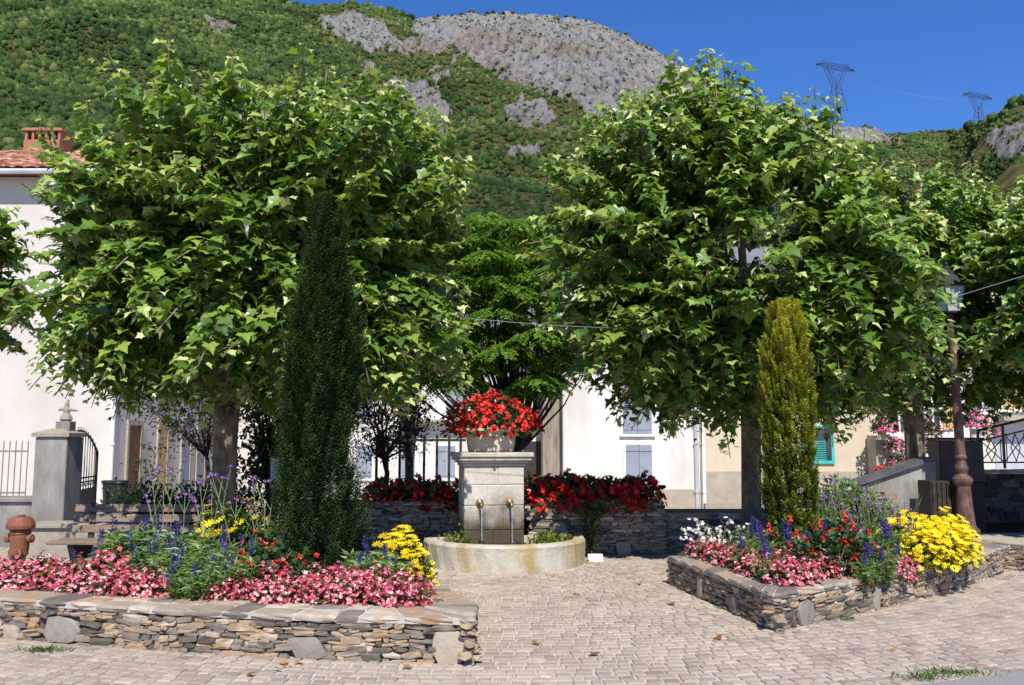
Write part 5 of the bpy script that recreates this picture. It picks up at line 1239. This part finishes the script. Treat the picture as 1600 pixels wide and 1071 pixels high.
def prof_dark(t, a):
    top = .80 + .20 * (.5 + .5 * math.sin(2.6 * a + 1.3)) * (.6 + .4 * math.sin(5 * a + 2))
    base_ = np.interp(t / top, [0, .1, .3, .55, .75, .9, 1.0, 1.02], [.31, .34, .305, .265, .24, .20, .13, .04])
    return base_ * (1 + .55 * mnoise.fractal(Vector((math.cos(a) * 2.2, math.sin(a) * 2.2, t * 4.5)), 1, 2, 3))
n1 = column_shrub('yew_shrub', 'tall dark green columnar yew at the back of the left flower bed', (-1.82, 8.45, .22), 3.66, prof_dark, 4300, 'yew_leaf', .060, .28, seed=31)
def prof_gold(t, a):
    top = .90 + .10 * math.sin(3.1 * a + 1)
    base_ = np.interp(t / top, [0, .06, .3, .6, .85, .95, 1.0, 1.02], [.14, .21, .245, .265, .235, .18, .11, .03])
    return base_ * (1 + .42 * mnoise.fractal(Vector((math.cos(a) * 3.2, math.sin(a) * 3.2, t * 9)), 1, 2, 3))
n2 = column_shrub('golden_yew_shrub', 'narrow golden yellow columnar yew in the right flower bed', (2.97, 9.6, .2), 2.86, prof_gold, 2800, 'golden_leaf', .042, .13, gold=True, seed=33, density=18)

def small_tree(name, label, base, pads, m, leaf, n_per, trunk=.05, cat='tree', mt='dark_bark', fork=.9, padr=.28, tmpl=T_OVAL, seed=4, flat=.6):
    random.seed(seed); global RNG; RNG = np.random.default_rng(seed)
    r = thing(name, label, cat, base); b = Vector(base); tk = MB(); fk = b + Vector((random.uniform(-.05, .05), 0, fork)); tk.tube([b, b.lerp(fk, .5) + Vector((.04, 0, 0)), fk], [trunk, trunk * .85, trunk * .75], 7); tk.build('trunk', M[mt], r)
    br = MB(); P = []
    for p in pads:
        p = Vector(p); m_ = fk.lerp(p, .5) + Vector((random.uniform(-.1, .1), 0, .05)); br.tube([fk, m_, p], [trunk * .5, trunk * .28, .004], 4)
        for k in range(n_per): v_ = Vector((random.gauss(0, 1), random.gauss(0, 1), random.gauss(0, flat))) * padr * .55; P.append(p + v_ if random.random() < .8 else m_.lerp(p, random.random()) + v_ * .3)
    br.build('branches', M[mt], r); n_ = len(P); D = dirs(n_); D[:, 2] -= .3
    scatter('crown', tmpl, P, D, norm(np.array([0, 0, 1.]) + RNG.normal(0, .5, (n_, 3))), U(n_, leaf * .6, leaf * 1.3), U(n_), M[m], r)
pads = [at(px, py, 16.5 + random.uniform(-.6, .6)) for px, py in ((245, 640), (225, 632), (270, 655), (290, 630), (310, 650), (300, 680), (330, 620), (325, 665), (330, 700), (275, 675), (305, 610), (340, 650), (345, 590))]
small_tree('plum_tree', 'dark leaved plum with bare arching twigs left of the big trunk', at(322, 775, 16.5) , pads, 'plum_leaf', .07, 140, fork=.7, padr=.42, seed=41)
pads = [at(px, py, 15.2 + random.uniform(-.5, .5)) for px, py in ((580, 640), (600, 620), (570, 665), (610, 650), (635, 660), (650, 640), (590, 685), (560, 690), (620, 690), (560, 620), (585, 590), (660, 665), (640, 700), (610, 600), (570, 710))]
small_tree('cherry_shrub', 'small tree with sparse greyish purple leaves behind the left geranium row', at(603, 760, 15.2), pads, 'plum_leaf', .06, 170, fork=.45, padr=.40, seed=43)
# ivy pillar, dark hedge and dark small tree behind the yew
pads = [at(640 + random.uniform(-12, 12), py, 19) for py in range(575, 690, 9)]
small_tree('ivy_clad_tree', 'narrow ivy covered trunk in front of the slate roofed house', (at(640, 690, 19).x, 19, -.4), pads, 'yew_leaf', .10, 120, fork=1.0, padr=.34, seed=45, trunk=.12)
pads = [at(px, py, 15.5 + random.uniform(-.5, .6)) for px in range(395, 470, 14) for py in (600, 640, 690, 730)] + [at(px, py, 15.5) for px in (480, 520, 555, 585) for py in (570, 600, 640)]
small_tree('laurel_tree', 'deep shaded laurel behind the dark yew', (at(425, 690, 15.5).x, 15.5, 0), pads, 'yew_leaf', .12, 110, fork=.9, padr=.55, seed=47, trunk=.11)
pads = [at(px, py, 14.2 + random.uniform(-.4, .4)) for px in range(205, 440, 17) for py in (772, 795, 820)]
small_tree('hedge', 'low dark hedge behind the wooden bench', (at(320, 690, 14.2).x, 14.2, 0), pads, 'yew_leaf', .07, 130, fork=.25, padr=.36, seed=49, trunk=.04, cat='hedge')
pads = [at(px, py, 15.8) for px, py in ((228, 715), (240, 735), (222, 750), (247, 700), (235, 765), (210, 770))]
small_tree('rose_bush', 'spindly rose bush against the ivory house side wall', (at(232, 690, 15.8).x, 15.8, 0), pads, 'bush_leaf', .07, 45, fork=.4, padr=.3, seed=51, trunk=.02, cat='shrub')
pads = [at(px, py, 12.9) for px, py in ((195, 782), (210, 778), (180, 785))]
small_tree('variegated_shrub', 'small pale leaved shrub peeping over the bench back', (at(195, 690, 12.9).x, 12.9, .4), pads, 'salvia_leaf', .05, 90, fork=.2, padr=.14, seed=52, trunk=.015, cat='shrub')
pads = [at(px, py, 12.55) for px, py in ((930, 800), (925, 815), (918, 832), (912, 846), (935, 785), (908, 800), (922, 855), (945, 792))]
small_tree('climbing_plant', 'trailing green climber on the wall just right of the basin', (at(918, 690, 12.55).x, 12.55, 0), pads, 'bush_leaf', .055, 75, fork=.15, padr=.15, seed=53, trunk=.012, cat='climber')

# ================================================================== STREET THINGS
# --- gate pillar with cross figure, railings, gate
YP = 13.5; A = at(48, 803, YP); B = at(105, 690, YP)
gp = thing('gate_pillar', 'weathered grey pillar with flat cap at the left edge', 'pillar', ((A.x + B.x) / 2, YP + .3, .3))
m_ = MB(); top = at(80, 683, YP).z; m_.box(A.x, B.x, YP, YP + .5, .25, top); m_.build('shaft', M['old_concrete'], gp, bevel=.02)
c_ = MB(); xm = (A.x + B.x) / 2; hw = (B.x - A.x) / 2
c_.box(xm - hw - .04, xm + hw + .04, YP - .04, YP + .54, top + .002, top + .06)
c_.add([(xm - hw - .03, YP - .03, top + .06), (xm + hw + .03, YP - .03, top + .06), (xm + hw + .03, YP + .53, top + .06), (xm - hw - .03, YP + .53, top + .06), (xm - .1, YP + .18, top + .13), (xm + .1, YP + .18, top + .13), (xm + .1, YP + .35, top + .13), (xm - .1, YP + .35, top + .13)],
       [(4, 5, 6, 7), (0, 1, 5, 4), (1, 2, 6, 5), (2, 3, 7, 6), (3, 0, 4, 7)]); c_.build('cap', M['slab_stone'], gp)
fg = thing('stone_cross', 'small stone cross figure on a block on top of the gate pillar', 'cross', (at(89, 672, YP).x, YP + .26, top + .12))
m_ = MB(); m_.box(-.11, .11, -.1, .1, -.02, .12); m_.build('block', M['old_concrete'], fg, True, bevel=.01)
m_ = MB(); m_.lathe([(.07, .12), (.10, .15), (.085, .2), (.05, .25), (.055, .30), (.04, .34), (.035, .40), (.02, .43)], (0, 0, 0), 8); m_.tube([(-.12, 0, .30), (.0, 0, .31), (.12, 0, .29), (.17, .02, .285)], [.022, .04, .022, .01], 6); m_.tube([(.01, 0, .34), (.02, 0, .46)], .018, 6)
m_.build('figure', M['statue'], fg, True)
# plinth wall below the railings and stone ledges
m_ = MB(); wz = at(20, 786, YP).z; m_.box(-11, A.x - .01, YP + .15, YP + .55, 0, wz); m_.box(-11.0, A.x - .01, YP + .1, YP + .6, wz + .002, wz + .07)
tag(m_.build('plinth_wall', M['old_concrete'], bevel=.01), 'low weathered wall carrying the iron railing at the left edge', 'wall')
m_ = MB(); A1 = at(38, 862, 12.4); B1 = at(200, 820, 12.4); m_.box(A1.x, B1.x, 12.4, 12.9, .0, B1.z - .05); m_.box(A1.x - .03, B1.x, 12.35, 12.92, B1.z - .048, B1.z + .01)
tag(m_.build('stone_ledge', M['slab_stone'], bevel=.012), 'long pale stone ledge behind the hydrant', 'ledge')
m_ = MB(); m_.box(-6.6, -5.35, 13.0, 14.3, .0, .36); tag(m_.build('gate_step', M['old_concrete'], bevel=.02), 'worn stone step at the foot of the gate pillar', 'step')
def railing(name, label, x0, x1, y, z0, z1, sp_, r, m, cat='railing', arc=0.0, spikes=True, group=None, midrails=1):
    root = thing(name, label, cat, (x0, y, z0), 0, group); b = MB(); n_ = max(2, int(round(abs(x1 - x0) / sp_)))
    for k in range(n_ + 1):
        t = k / n_; x = x0 + (x1 - x0) * t; zt = z1 + arc * (1 - (1 - t) ** 2 if arc < 0 else math.sin(math.pi * t / 2)) 
        b.tube([(x, y, z0), (x, y, zt)], r, 5)
        if spikes: b.tube([(x, y, zt), (x, y, zt + r * 6)], [r * 1.3, .001], 5)
    b.build('bars', M[m], root); h = MB()
    h.tube([(x0, y, z0 + .06), (x1, y, z0 + .06)], r * 1.5, 5)
    pts = [(x0 + (x1 - x0) * t, y, z1 - .12 + arc * (1 - (1 - t) ** 2 if arc < 0 else math.sin(math.pi * t / 2))) for t in np.linspace(0, 1, 9)]; h.tube(pts, r * 1.5, 5)
    h.build('rails', M[m], root); return root
railing('iron_railing', 'grey spiked iron railing left of the gate pillar', -11, at(44, 700, 13.85).x, 13.85, wz + .07, at(20, 693, 13.85).z, .095, .009, 'grey_iron')
# arched garden gate, half open, in perspective behind the pillar
g0, g1 = Vector((at(121, 700, 13.9).x, 13.9, 0)), Vector((at(152, 700, 15.2).x, 15.2, 0))
gt = thing('iron_gate', 'arched iron garden gate with scrolls right of the pillar', 'gate', (g0.x, g0.y, .36)); b = MB(); zb = .4
def gtop(t): return 1.72 + .05 - .34 * t ** 2.2
for k in range(9):
    t = k / 8; p = g0.lerp(g1, t); b.tube([(p.x, p.y, zb), (p.x, p.y, gtop(t) + .06)], .009, 5)
b.build('bars', M['grey_iron'], gt); b = MB(); b.tube([(g0.lerp(g1, t).x, g0.lerp(g1, t).y, gtop(t)) for t in np.linspace(0, 1, 12)], .02, 6)
for z in (.5, .95, 1.02): b.tube([(g0.x, g0.y, z), (g1.x, g1.y, z)], .014, 5)
b.tube([(g1.x, g1.y, .3), (g1.x, g1.y, gtop(1))], .028, 6); b.tube([(g0.x, g0.y, .3), (g0.x, g0.y, gtop(0))], .022, 6)
b.build('frame', M['iron'], gt); b = MB()
for k in range(4):
    c = g0.lerp(g1, (k + .5) / 4); d_ = (g1 - g0).normalized()
    for sg in (-1, 1): b.tube([(c.x + d_.x * sg * (.05 + .045 * math.cos(a)), c.y + d_.y * sg * (.05 + .045 * math.cos(a)), .88 + .045 * math.sin(a)) for a in np.linspace(0, 5, 9)], .007, 4)
b.build('scrolls', M['grey_iron'], gt)
b = MB(); b.add([(g0.x, g0.y + .02, .38), (g1.x, g1.y + .02, .38), (g1.x, g1.y + .02, .86), (g0.x, g0.y + .02, .86)], [(0, 1, 2, 3), (3, 2, 1, 0)]) if False else b.prism([(g0.x, g0.y + .01), (g1.x, g1.y + .01), (g1.x + .01, g1.y + .03), (g0.x + .01, g0.y + .03)], .4, .84); b.build('kick_panel', M['iron'], gt)
# dark bin by the wall
p = at(181, 760, 16.0); b = MB(); b.lathe([(.19, 0), (.22, .5), (.24, .52), (.24, .56)], (0, 0, 0), 14); o = b.build('garden_bin', M['iron'], smooth=False); o.location = (p.x, 16.0, .35); tag(o, 'dark grey round bin beside the gate', 'bin')
b = MB(); b.box(p.x - .5, p.x + .6, 15.6, 16.5, -.1, .348); tag(b.build('gate_landing', M['old_concrete']), 'raised stone landing under the dark bin', 'landing')

# --- hydrant
h0 = at(29, 880, 10.3); hy = thing('fire_hydrant', 'rusty red fire hydrant with domed cap behind the begonias', 'hydrant', (h0.x, 10.3, 0))
HX, HY = 0, 0
b = MB(); b.lathe([(.12, 0), (.12, .05), (.075, .06), (.072, .30), (.095, .32), (.095, .36), (.10, .40), (.105, .54), (.115, .56), (.11, .60)], (0, 0, 0), 18); b.build('barrel', M['rust_paint'], hy, True, smooth=False, bevel=.004)
b = MB(); b.lathe([(.125, .602), (.150, .615), (.155, .65), (.135, .70), (.11, .735), (.085, .745)], (0, 0, 0), 20); b.tube([(0, 0, .745), (0, 0, .765)], .05, 6); b.build('cap', M['rust_red'], hy, True)
for (a, z, r_, L) in ((-1.35, .36, .062, .17), (3.0, .50, .042, .17), (-.1, .50, .042, .15)):
    d_ = Vector((math.cos(a), math.sin(a), 0)); c = Vector((0, 0, z)); b = MB()
    b.tube([c + d_ * .05, c + d_ * (L - .05)], r_ * .8, 12); b.tube([c + d_ * (L - .05), c + d_ * L], r_ * 1.15, 12); b.tube([c + d_ * L, c + d_ * (L + .02)], r_ * .55, 6)
    b.tube([c + Vector((0, 0, .05)), c + d_ * (L - .02) + Vector((0, 0, r_))], .012, 5); b.build('outlet', M['rust_paint'], hy, True)

# --- benches
def bench(label, cx, cy, w_, rz, z=0.0):
    r = thing('park_bench', label, 'bench', (cx, cy, z), rz, 'slatted wooden benches'); 
    b = MB()
    for k in range(4): b.box(-w_ / 2, w_ / 2, -.26 + k * .115, -.26 + k * .115 + .10, .42, .455)
    b.build('seat', M['bench_wood'], r, True, bevel=.008); b = MB()
    for k, z_ in enumerate((.56, .68, .80)):
        yy = .22 + k * .025; b.obox((0, yy, z_), (w_ / 2 - .06, 0, 0), (0, .016, -.003), (0, .010, .045))
    b.build('backrest', M['bench_wood'], r, True, bevel=.006)
    for sx in (-1, 1):
        x = sx * (w_ / 2 - .28); b = MB()
        b.add([(x - .04, -.22, 0), (x + .04, -.22, 0), (x + .04, .2, 0), (x - .04, .2, 0), (x - .04, -.10, .12), (x + .04, -.10, .12), (x + .04, .12, .12), (x - .04, .12, .12), (x - .04, -.24, .415), (x + .04, -.24, .415), (x + .04, .24, .415), (x - .04, .24, .415)],
              [(3, 2, 1, 0), (0, 1, 5, 4), (1, 2, 6, 5), (2, 3, 7, 6), (3, 0, 4, 7), (4, 5, 9, 8), (5, 6, 10, 9), (6, 7, 11, 10), (7, 4, 8, 11), (8, 9, 10, 11)])
        b.obox((x, .25, .62), (.03, 0, 0), (0, .018, -.003), (0, .03, .24)); b.build('leg', M['iron'], r, True)
    return r
bl = at(75, 838, 10.4).x
bench('wooden slatted bench dappled with leaf shade left of the tree trunk', bl + .85, 10.6, 1.7, R(-1.5))
bench('wooden slatted bench half hidden behind the purple verbena on the right', 4.75, 12.9, 2.0, R(4))

# --- ramp wall, cabinet, railing on the right
def rx(px, Y): return (px - 800) / F * Y
YR = 16.8
rw = thing('ramp_wall', 'white rendered wall with dark sloping coping under the shaded plane tree', 'wall', (rx(1340, YR), YR, 0)); b = MB()
xa_, xb_, xc_ = rx(1335, YR), rx(1444, YR), rx(1456, YR); za_, zb_ = at(1335, 762, YR).z, at(1452, 722, YR).z
b.add([(xa_, YR, -.1), (xc_, YR, -.1), (xc_, YR + .35, -.1), (xa_, YR + .35, -.1), (xa_, YR, za_), (xb_, YR, zb_), (xc_, YR, zb_), (xc_, YR + .35, zb_), (xb_, YR + .35, zb_), (xa_, YR + .35, za_)],
      [(3, 2, 1, 0), (0, 1, 6, 5, 4), (1, 2, 7, 6), (2, 3, 9, 8, 7), (3, 0, 4, 9), (4, 5, 8, 9), (5, 6, 7, 8)]); b.build('wall_body', M['old_concrete'], rw)  # grey tone stands for leaf shadow on the white render
b = MB()
for (p, q_, z0, z1) in ((xa_ - .1, xb_, za_, zb_), (xb_, xc_, zb_, zb_)):
    b.add([(p, YR - .08, z0 + .003), (q_, YR - .08, z1 + .003), (q_, YR + .43, z1 + .003), (p, YR + .43, z0 + .003), (p, YR - .08, z0 + .09), (q_, YR - .08, z1 + .09), (q_, YR + .43, z1 + .09), (p, YR + .43, z0 + .09)], [(3, 2, 1, 0), (4, 5, 6, 7), (0, 1, 5, 4), (1, 2, 6, 5), (2, 3, 7, 6), (3, 0, 4, 7)])
b.build('coping', M['shaded_slate'], rw)
b = MB(); b.prism([(rx(1345, 17.3), 17.3), (9.1, 17.3), (9.1, 18.3), (16, 18.3), (16, 23), (rx(1345, 23), 23)], -.75, .80); o = b.build('upper_terrace', M['soil']); tag(o, kind='structure')
b = MB(); A, B = at(1456, 800, 16.0), at(1492, 752, 16.0)
b.box(A.x, B.x, 16.0, 16.5, 0, B.z); cb_ = thing('wooden_cabinet', 'dark brown boarded cabinet beside the base of the lamp post', 'cabinet', (A.x, 16.2, 0)); b.build('body', M['iron'], cb_)
b = MB(); 
for k in range(5): b.box(A.x + .02 + k * (B.x - A.x - .02) / 5, A.x + (k + 1) * (B.x - A.x - .02) / 5, 15.97, 15.998, .02, B.z - .03)
b.build('boards', M['dark_bark'], cb_)  # brown boards coloured nearly black to include the shade on them
b = MB(); A, B = at(1470, 746, 17.6), at(1536, 688, 17.6); b.box(A.x, B.x, 17.6, 18.1, .8, B.z); tr = thing('rubbish_container', 'black box shaped container behind the lamp post', 'container', (A.x, 17.8, .8)); b.build('body', M['iron'], tr, bevel=.02)
b = MB(); b.box(A.x - .03, B.x + .03, 17.57, 18.13, B.z + .002, B.z + .05); b.build('lid', M['iron'], tr, bevel=.02)
YW = 17.9; stone_wall('retaining_wall', 'shaded stone retaining wall under the iron railing at right', [(rx(1462, YW), YW), (rx(1720, YW), YW)], 1.0, coping=0.4, thick=.5, course=(.05, .12), slen=(.12, .4), cap_h=.08, smat='shaded_stone')
rl = thing('iron_railing', 'dark red iron railing with crossed diamond panels at the right edge', 'railing', (rx(1525, YW), YW, 1.0))
z0, z1 = 1.06, at(1560, 663, YW + .1).z; b = MB(); yy = YW + .1
xs_ = [rx(p, yy) for p in (1524, 1563, 1600, 1650, 1700)]
zt_ = [at(1524, 673, yy).z, at(1563, 664, yy).z, at(1600, 655, yy).z, at(1650, 652, yy).z, at(1700, 650, yy).z]
for x, z in zip(xs_, zt_): b.box(x - .02, x + .02, yy - .02, yy + .02, z0, z)
b.build('posts', M['maroon_iron'], rl); b = MB()
b.tube([(x, yy, z) for x, z in zip(xs_, zt_)], .028, 6); b.tube([(x, yy, z - .22) for x, z in zip(xs_, zt_)], .016, 5); b.tube([(x, yy, z0 + .12) for x in xs_], .016, 5)
b.build('rails', M['maroon_iron'], rl); b = MB()
for i in range(4):
    xa_, xb_ = xs_[i], xs_[i + 1]; zb_, zt2 = z0 + .12, (zt_[i] + zt_[i + 1]) / 2 - .22; xm, zm = (xa_ + xb_) / 2, (zb_ + zt2) / 2; w2 = (xb_ - xa_)
    for (x_, z_, x2, z2) in ((xa_, zb_, xb_, zt2), (xa_, zt2, xb_, zb_), (xm - w2 * .2, zm, xm, zt2 - .02), (xm, zt2 - .02, xm + w2 * .2, zm), (xm + w2 * .2, zm, xm, zb_ + .02), (xm, zb_ + .02, xm - w2 * .2, zm), (xa_ + w2 * .12, zb_, xa_ + w2 * .12, zt2), (xb_ - w2 * .12, zb_, xb_ - w2 * .12, zt2)):
        b.tube([(x_, yy, z_), (x2, yy, z2)], .011, 4)
b.build('lattice', M['maroon_iron'], rl)

# --- lamp post
lp = at(1510, 832, 15.8); la = thing('street_lamp', 'old cast iron street lamp with a four sided lantern', 'street lamp', (lp.x, 15.8, 0))
b = MB(); b.lathe([(0.222, 0), (0.222, .06), (0.178, .10), (0.159, .16), (0.148, .35), (0.130, .60), (0.122, .82), (0.148, .86), (0.167, .90), (0.167, .95), (0.126, 1.0), (0.096, 1.04), (0.115, 1.10), (0.118, 1.14), (0.089, 1.2), (0.074, 1.26), (0.100, 1.31), (0.100, 1.34), (0.074, 1.38)], (0, 0, 0), 20); b.build('base', M['lamp_iron'], la, True, smooth=False)
b = MB(); b.lathe([(0.084, 1.382), (0.078, 2.2), (0.068, 3.0), (0.055, 3.55), (0.041, 3.62), (0.056, 3.64), (0.059, 3.68), (0.041, 3.72), (0.037, 3.80), (0.052, 3.82), (0.052, 3.86), (0.030, 3.89)], (0, 0, 0), 16); b.build('post', M['lamp_iron'], la, True, smooth=False)
ln = MB(); z0, z1 = 3.92, 4.36; a0, a1 = .125, .20
for sx in (-1, 1):
    for sy in (-1, 1): ln.tube([(sx * a0, sy * a0, z0), (sx * a1, sy * a1, z1)], .012, 4)
ln.box(-a0 - .015, a0 + .015, -a0 - .015, a0 + .015, z0 - .03, z0); ln.box(-a1 - .02, a1 + .02, -a1 - .02, a1 + .02, z1, z1 + .03)
ln.add([(-a1, -a1, z1 + .03), (a1, -a1, z1 + .03), (a1, a1, z1 + .03), (-a1, a1, z1 + .03), (-.11, -.11, z1 + .24), (.11, -.11, z1 + .24), (.11, .11, z1 + .24), (-.11, .11, z1 + .24)], [(4, 5, 6, 7), (0, 1, 5, 4), (1, 2, 6, 5), (2, 3, 7, 6), (3, 0, 4, 7)])
ln.lathe([(.12, z1 + .24), (.12, z1 + .28), (.07, z1 + .31), (.07, z1 + .36), (.02, z1 + .40), (.03, z1 + .43), (.005, z1 + .47)], (0, 0, 0), 10)
lo = ln.build('lantern', M['iron'], la, True)
b = MB(); b.add([(-a0, -a0, z0), (a0, -a0, z0), (a0, a0, z0), (-a0, a0, z0), (-a1 + .01, -a1 + .01, z1), (a1 - .01, -a1 + .01, z1), (a1 - .01, a1 - .01, z1), (-a1 + .01, a1 - .01, z1)], [(0, 1, 5, 4), (1, 2, 6, 5), (2, 3, 7, 6), (3, 0, 4, 7)]); b.build('glass', M['lamp_glass'], lo, True)
la.rotation_euler = (0, R(-1.2), R(8))

# --- cable between the trees
pts = [at(px, py, Y) for px, py, Y in ((470, 440, 9.9), (575, 474, 10), (700, 495, 10.2), (850, 508, 10.4), (1000, 515, 10.6), (1180, 514, 10.8), (1320, 500, 11), (1480, 468, 11.5), (1620, 425, 12))]
b = MB(); b.tube(pts, .0034, 5); tag(b.build('cable', M['cable']), 'thin grey cable sagging across the square between the trees', 'cable')
# --- fence behind the geraniums
fr = thing('iron_fence', 'dark iron fence with tall square bars behind the left geraniums', 'fence', (at(600, 700, 16).x, 16, 0)); b = MB()
for px in (589, 606, 625, 645, 663, 683, 702, 720): p = at(px, 680, 16); b.box(p.x - .022, p.x + .022, 15.98, 16.02, -.1, p.z)
b.build('bars', M['iron'], fr); b = MB(); A, B = at(583, 690, 16), at(728, 686, 16); b.box(A.x, B.x, 15.985, 16.015, A.z, B.z); b.box(A.x, B.x, 15.985, 16.015, .5, .54); b.build('rails', M['iron'], fr)
# --- grey water butt board behind the yew
b = MB(); A, B = at(421, 780, 14.8), at(452, 716, 14.8)
for k in range(5): b.box(A.x + (B.x - A.x) * k / 5 + .004, A.x + (B.x - A.x) * (k + 1) / 5, 14.8, 14.83, -.05, B.z - .01 * (k % 2))
tag(b.build('board_panel', M['zinc']), 'pale grey board panel behind the dark yew', 'panel')

# --- small things on the ground
p = at(930, 868, 12.15); b = MB(); stone(b, Vector((0, 0, .045)), Vector((.105, 0, 0)), Vector((0, .06, 0)), Vector((0, 0, .05)), .06); o = b.build('white_block', M['white_paint']); o.location = (p.x, 12.1, .01)
tag(o, 'small white block on the ground right of the basin', 'block')
random.seed(77)
for i, (px, py) in enumerate(((432, 1050), (440, 1042), (452, 1046), (398, 1058), (470, 1040), (905, 932), (1002, 915), (1050, 948), (835, 1010), (930, 1028), (1395, 1018), (960, 873), (985, 876), (1120, 1000), (640, 1046))):
    p = G(px, py); v = scatter('dry_leaf', T_PLANE, [(0, 0, 0)], [(random.uniform(-1, 1), random.uniform(-1, 1), .1)], [(random.gauss(0, .3), random.gauss(0, .3), 1)], [random.uniform(.045, .075)], [random.random()], M['dry_leaf'])
    v.location = (p.x, p.y, .024); tag(v, 'curled brown dry leaf lying on the paving', 'leaf', 'dry leaves on the paving')
def tuft(px, py, n_, spread, label, m='bush_leaf'):
    p = G(px, py); P = np.stack([RNG.normal(0, spread, n_), RNG.normal(0, spread * .35, n_), U(n_, 0, .012)], 1); D = dirs(n_); D[:, 2] = abs(D[:, 2]) + .25
    o = scatter('weed_tuft', T_BLADE, P, D, dirs(n_), U(n_, .02, .05), U(n_, .5, 1), M[m]); o.location = (p.x, p.y, .012); tag(o, label, 'weed', 'weeds in the paving joints', 'stuff')
tuft(68, 1021, 220, .09, 'pale green weed in front of the left planter wall')
tuft(1490, 1057, 260, .13, 'grassy weed strip beside the road corner at lower right')
tuft(1440, 1064, 160, .09, 'thin grassy weed left of the bigger strip at lower right')
tuft(1325, 972, 60, .05, 'tiny weed at the foot of the sunlit right planter wall')
for o in list(bpy.data.objects):
    if 'used' in o: del o['used']
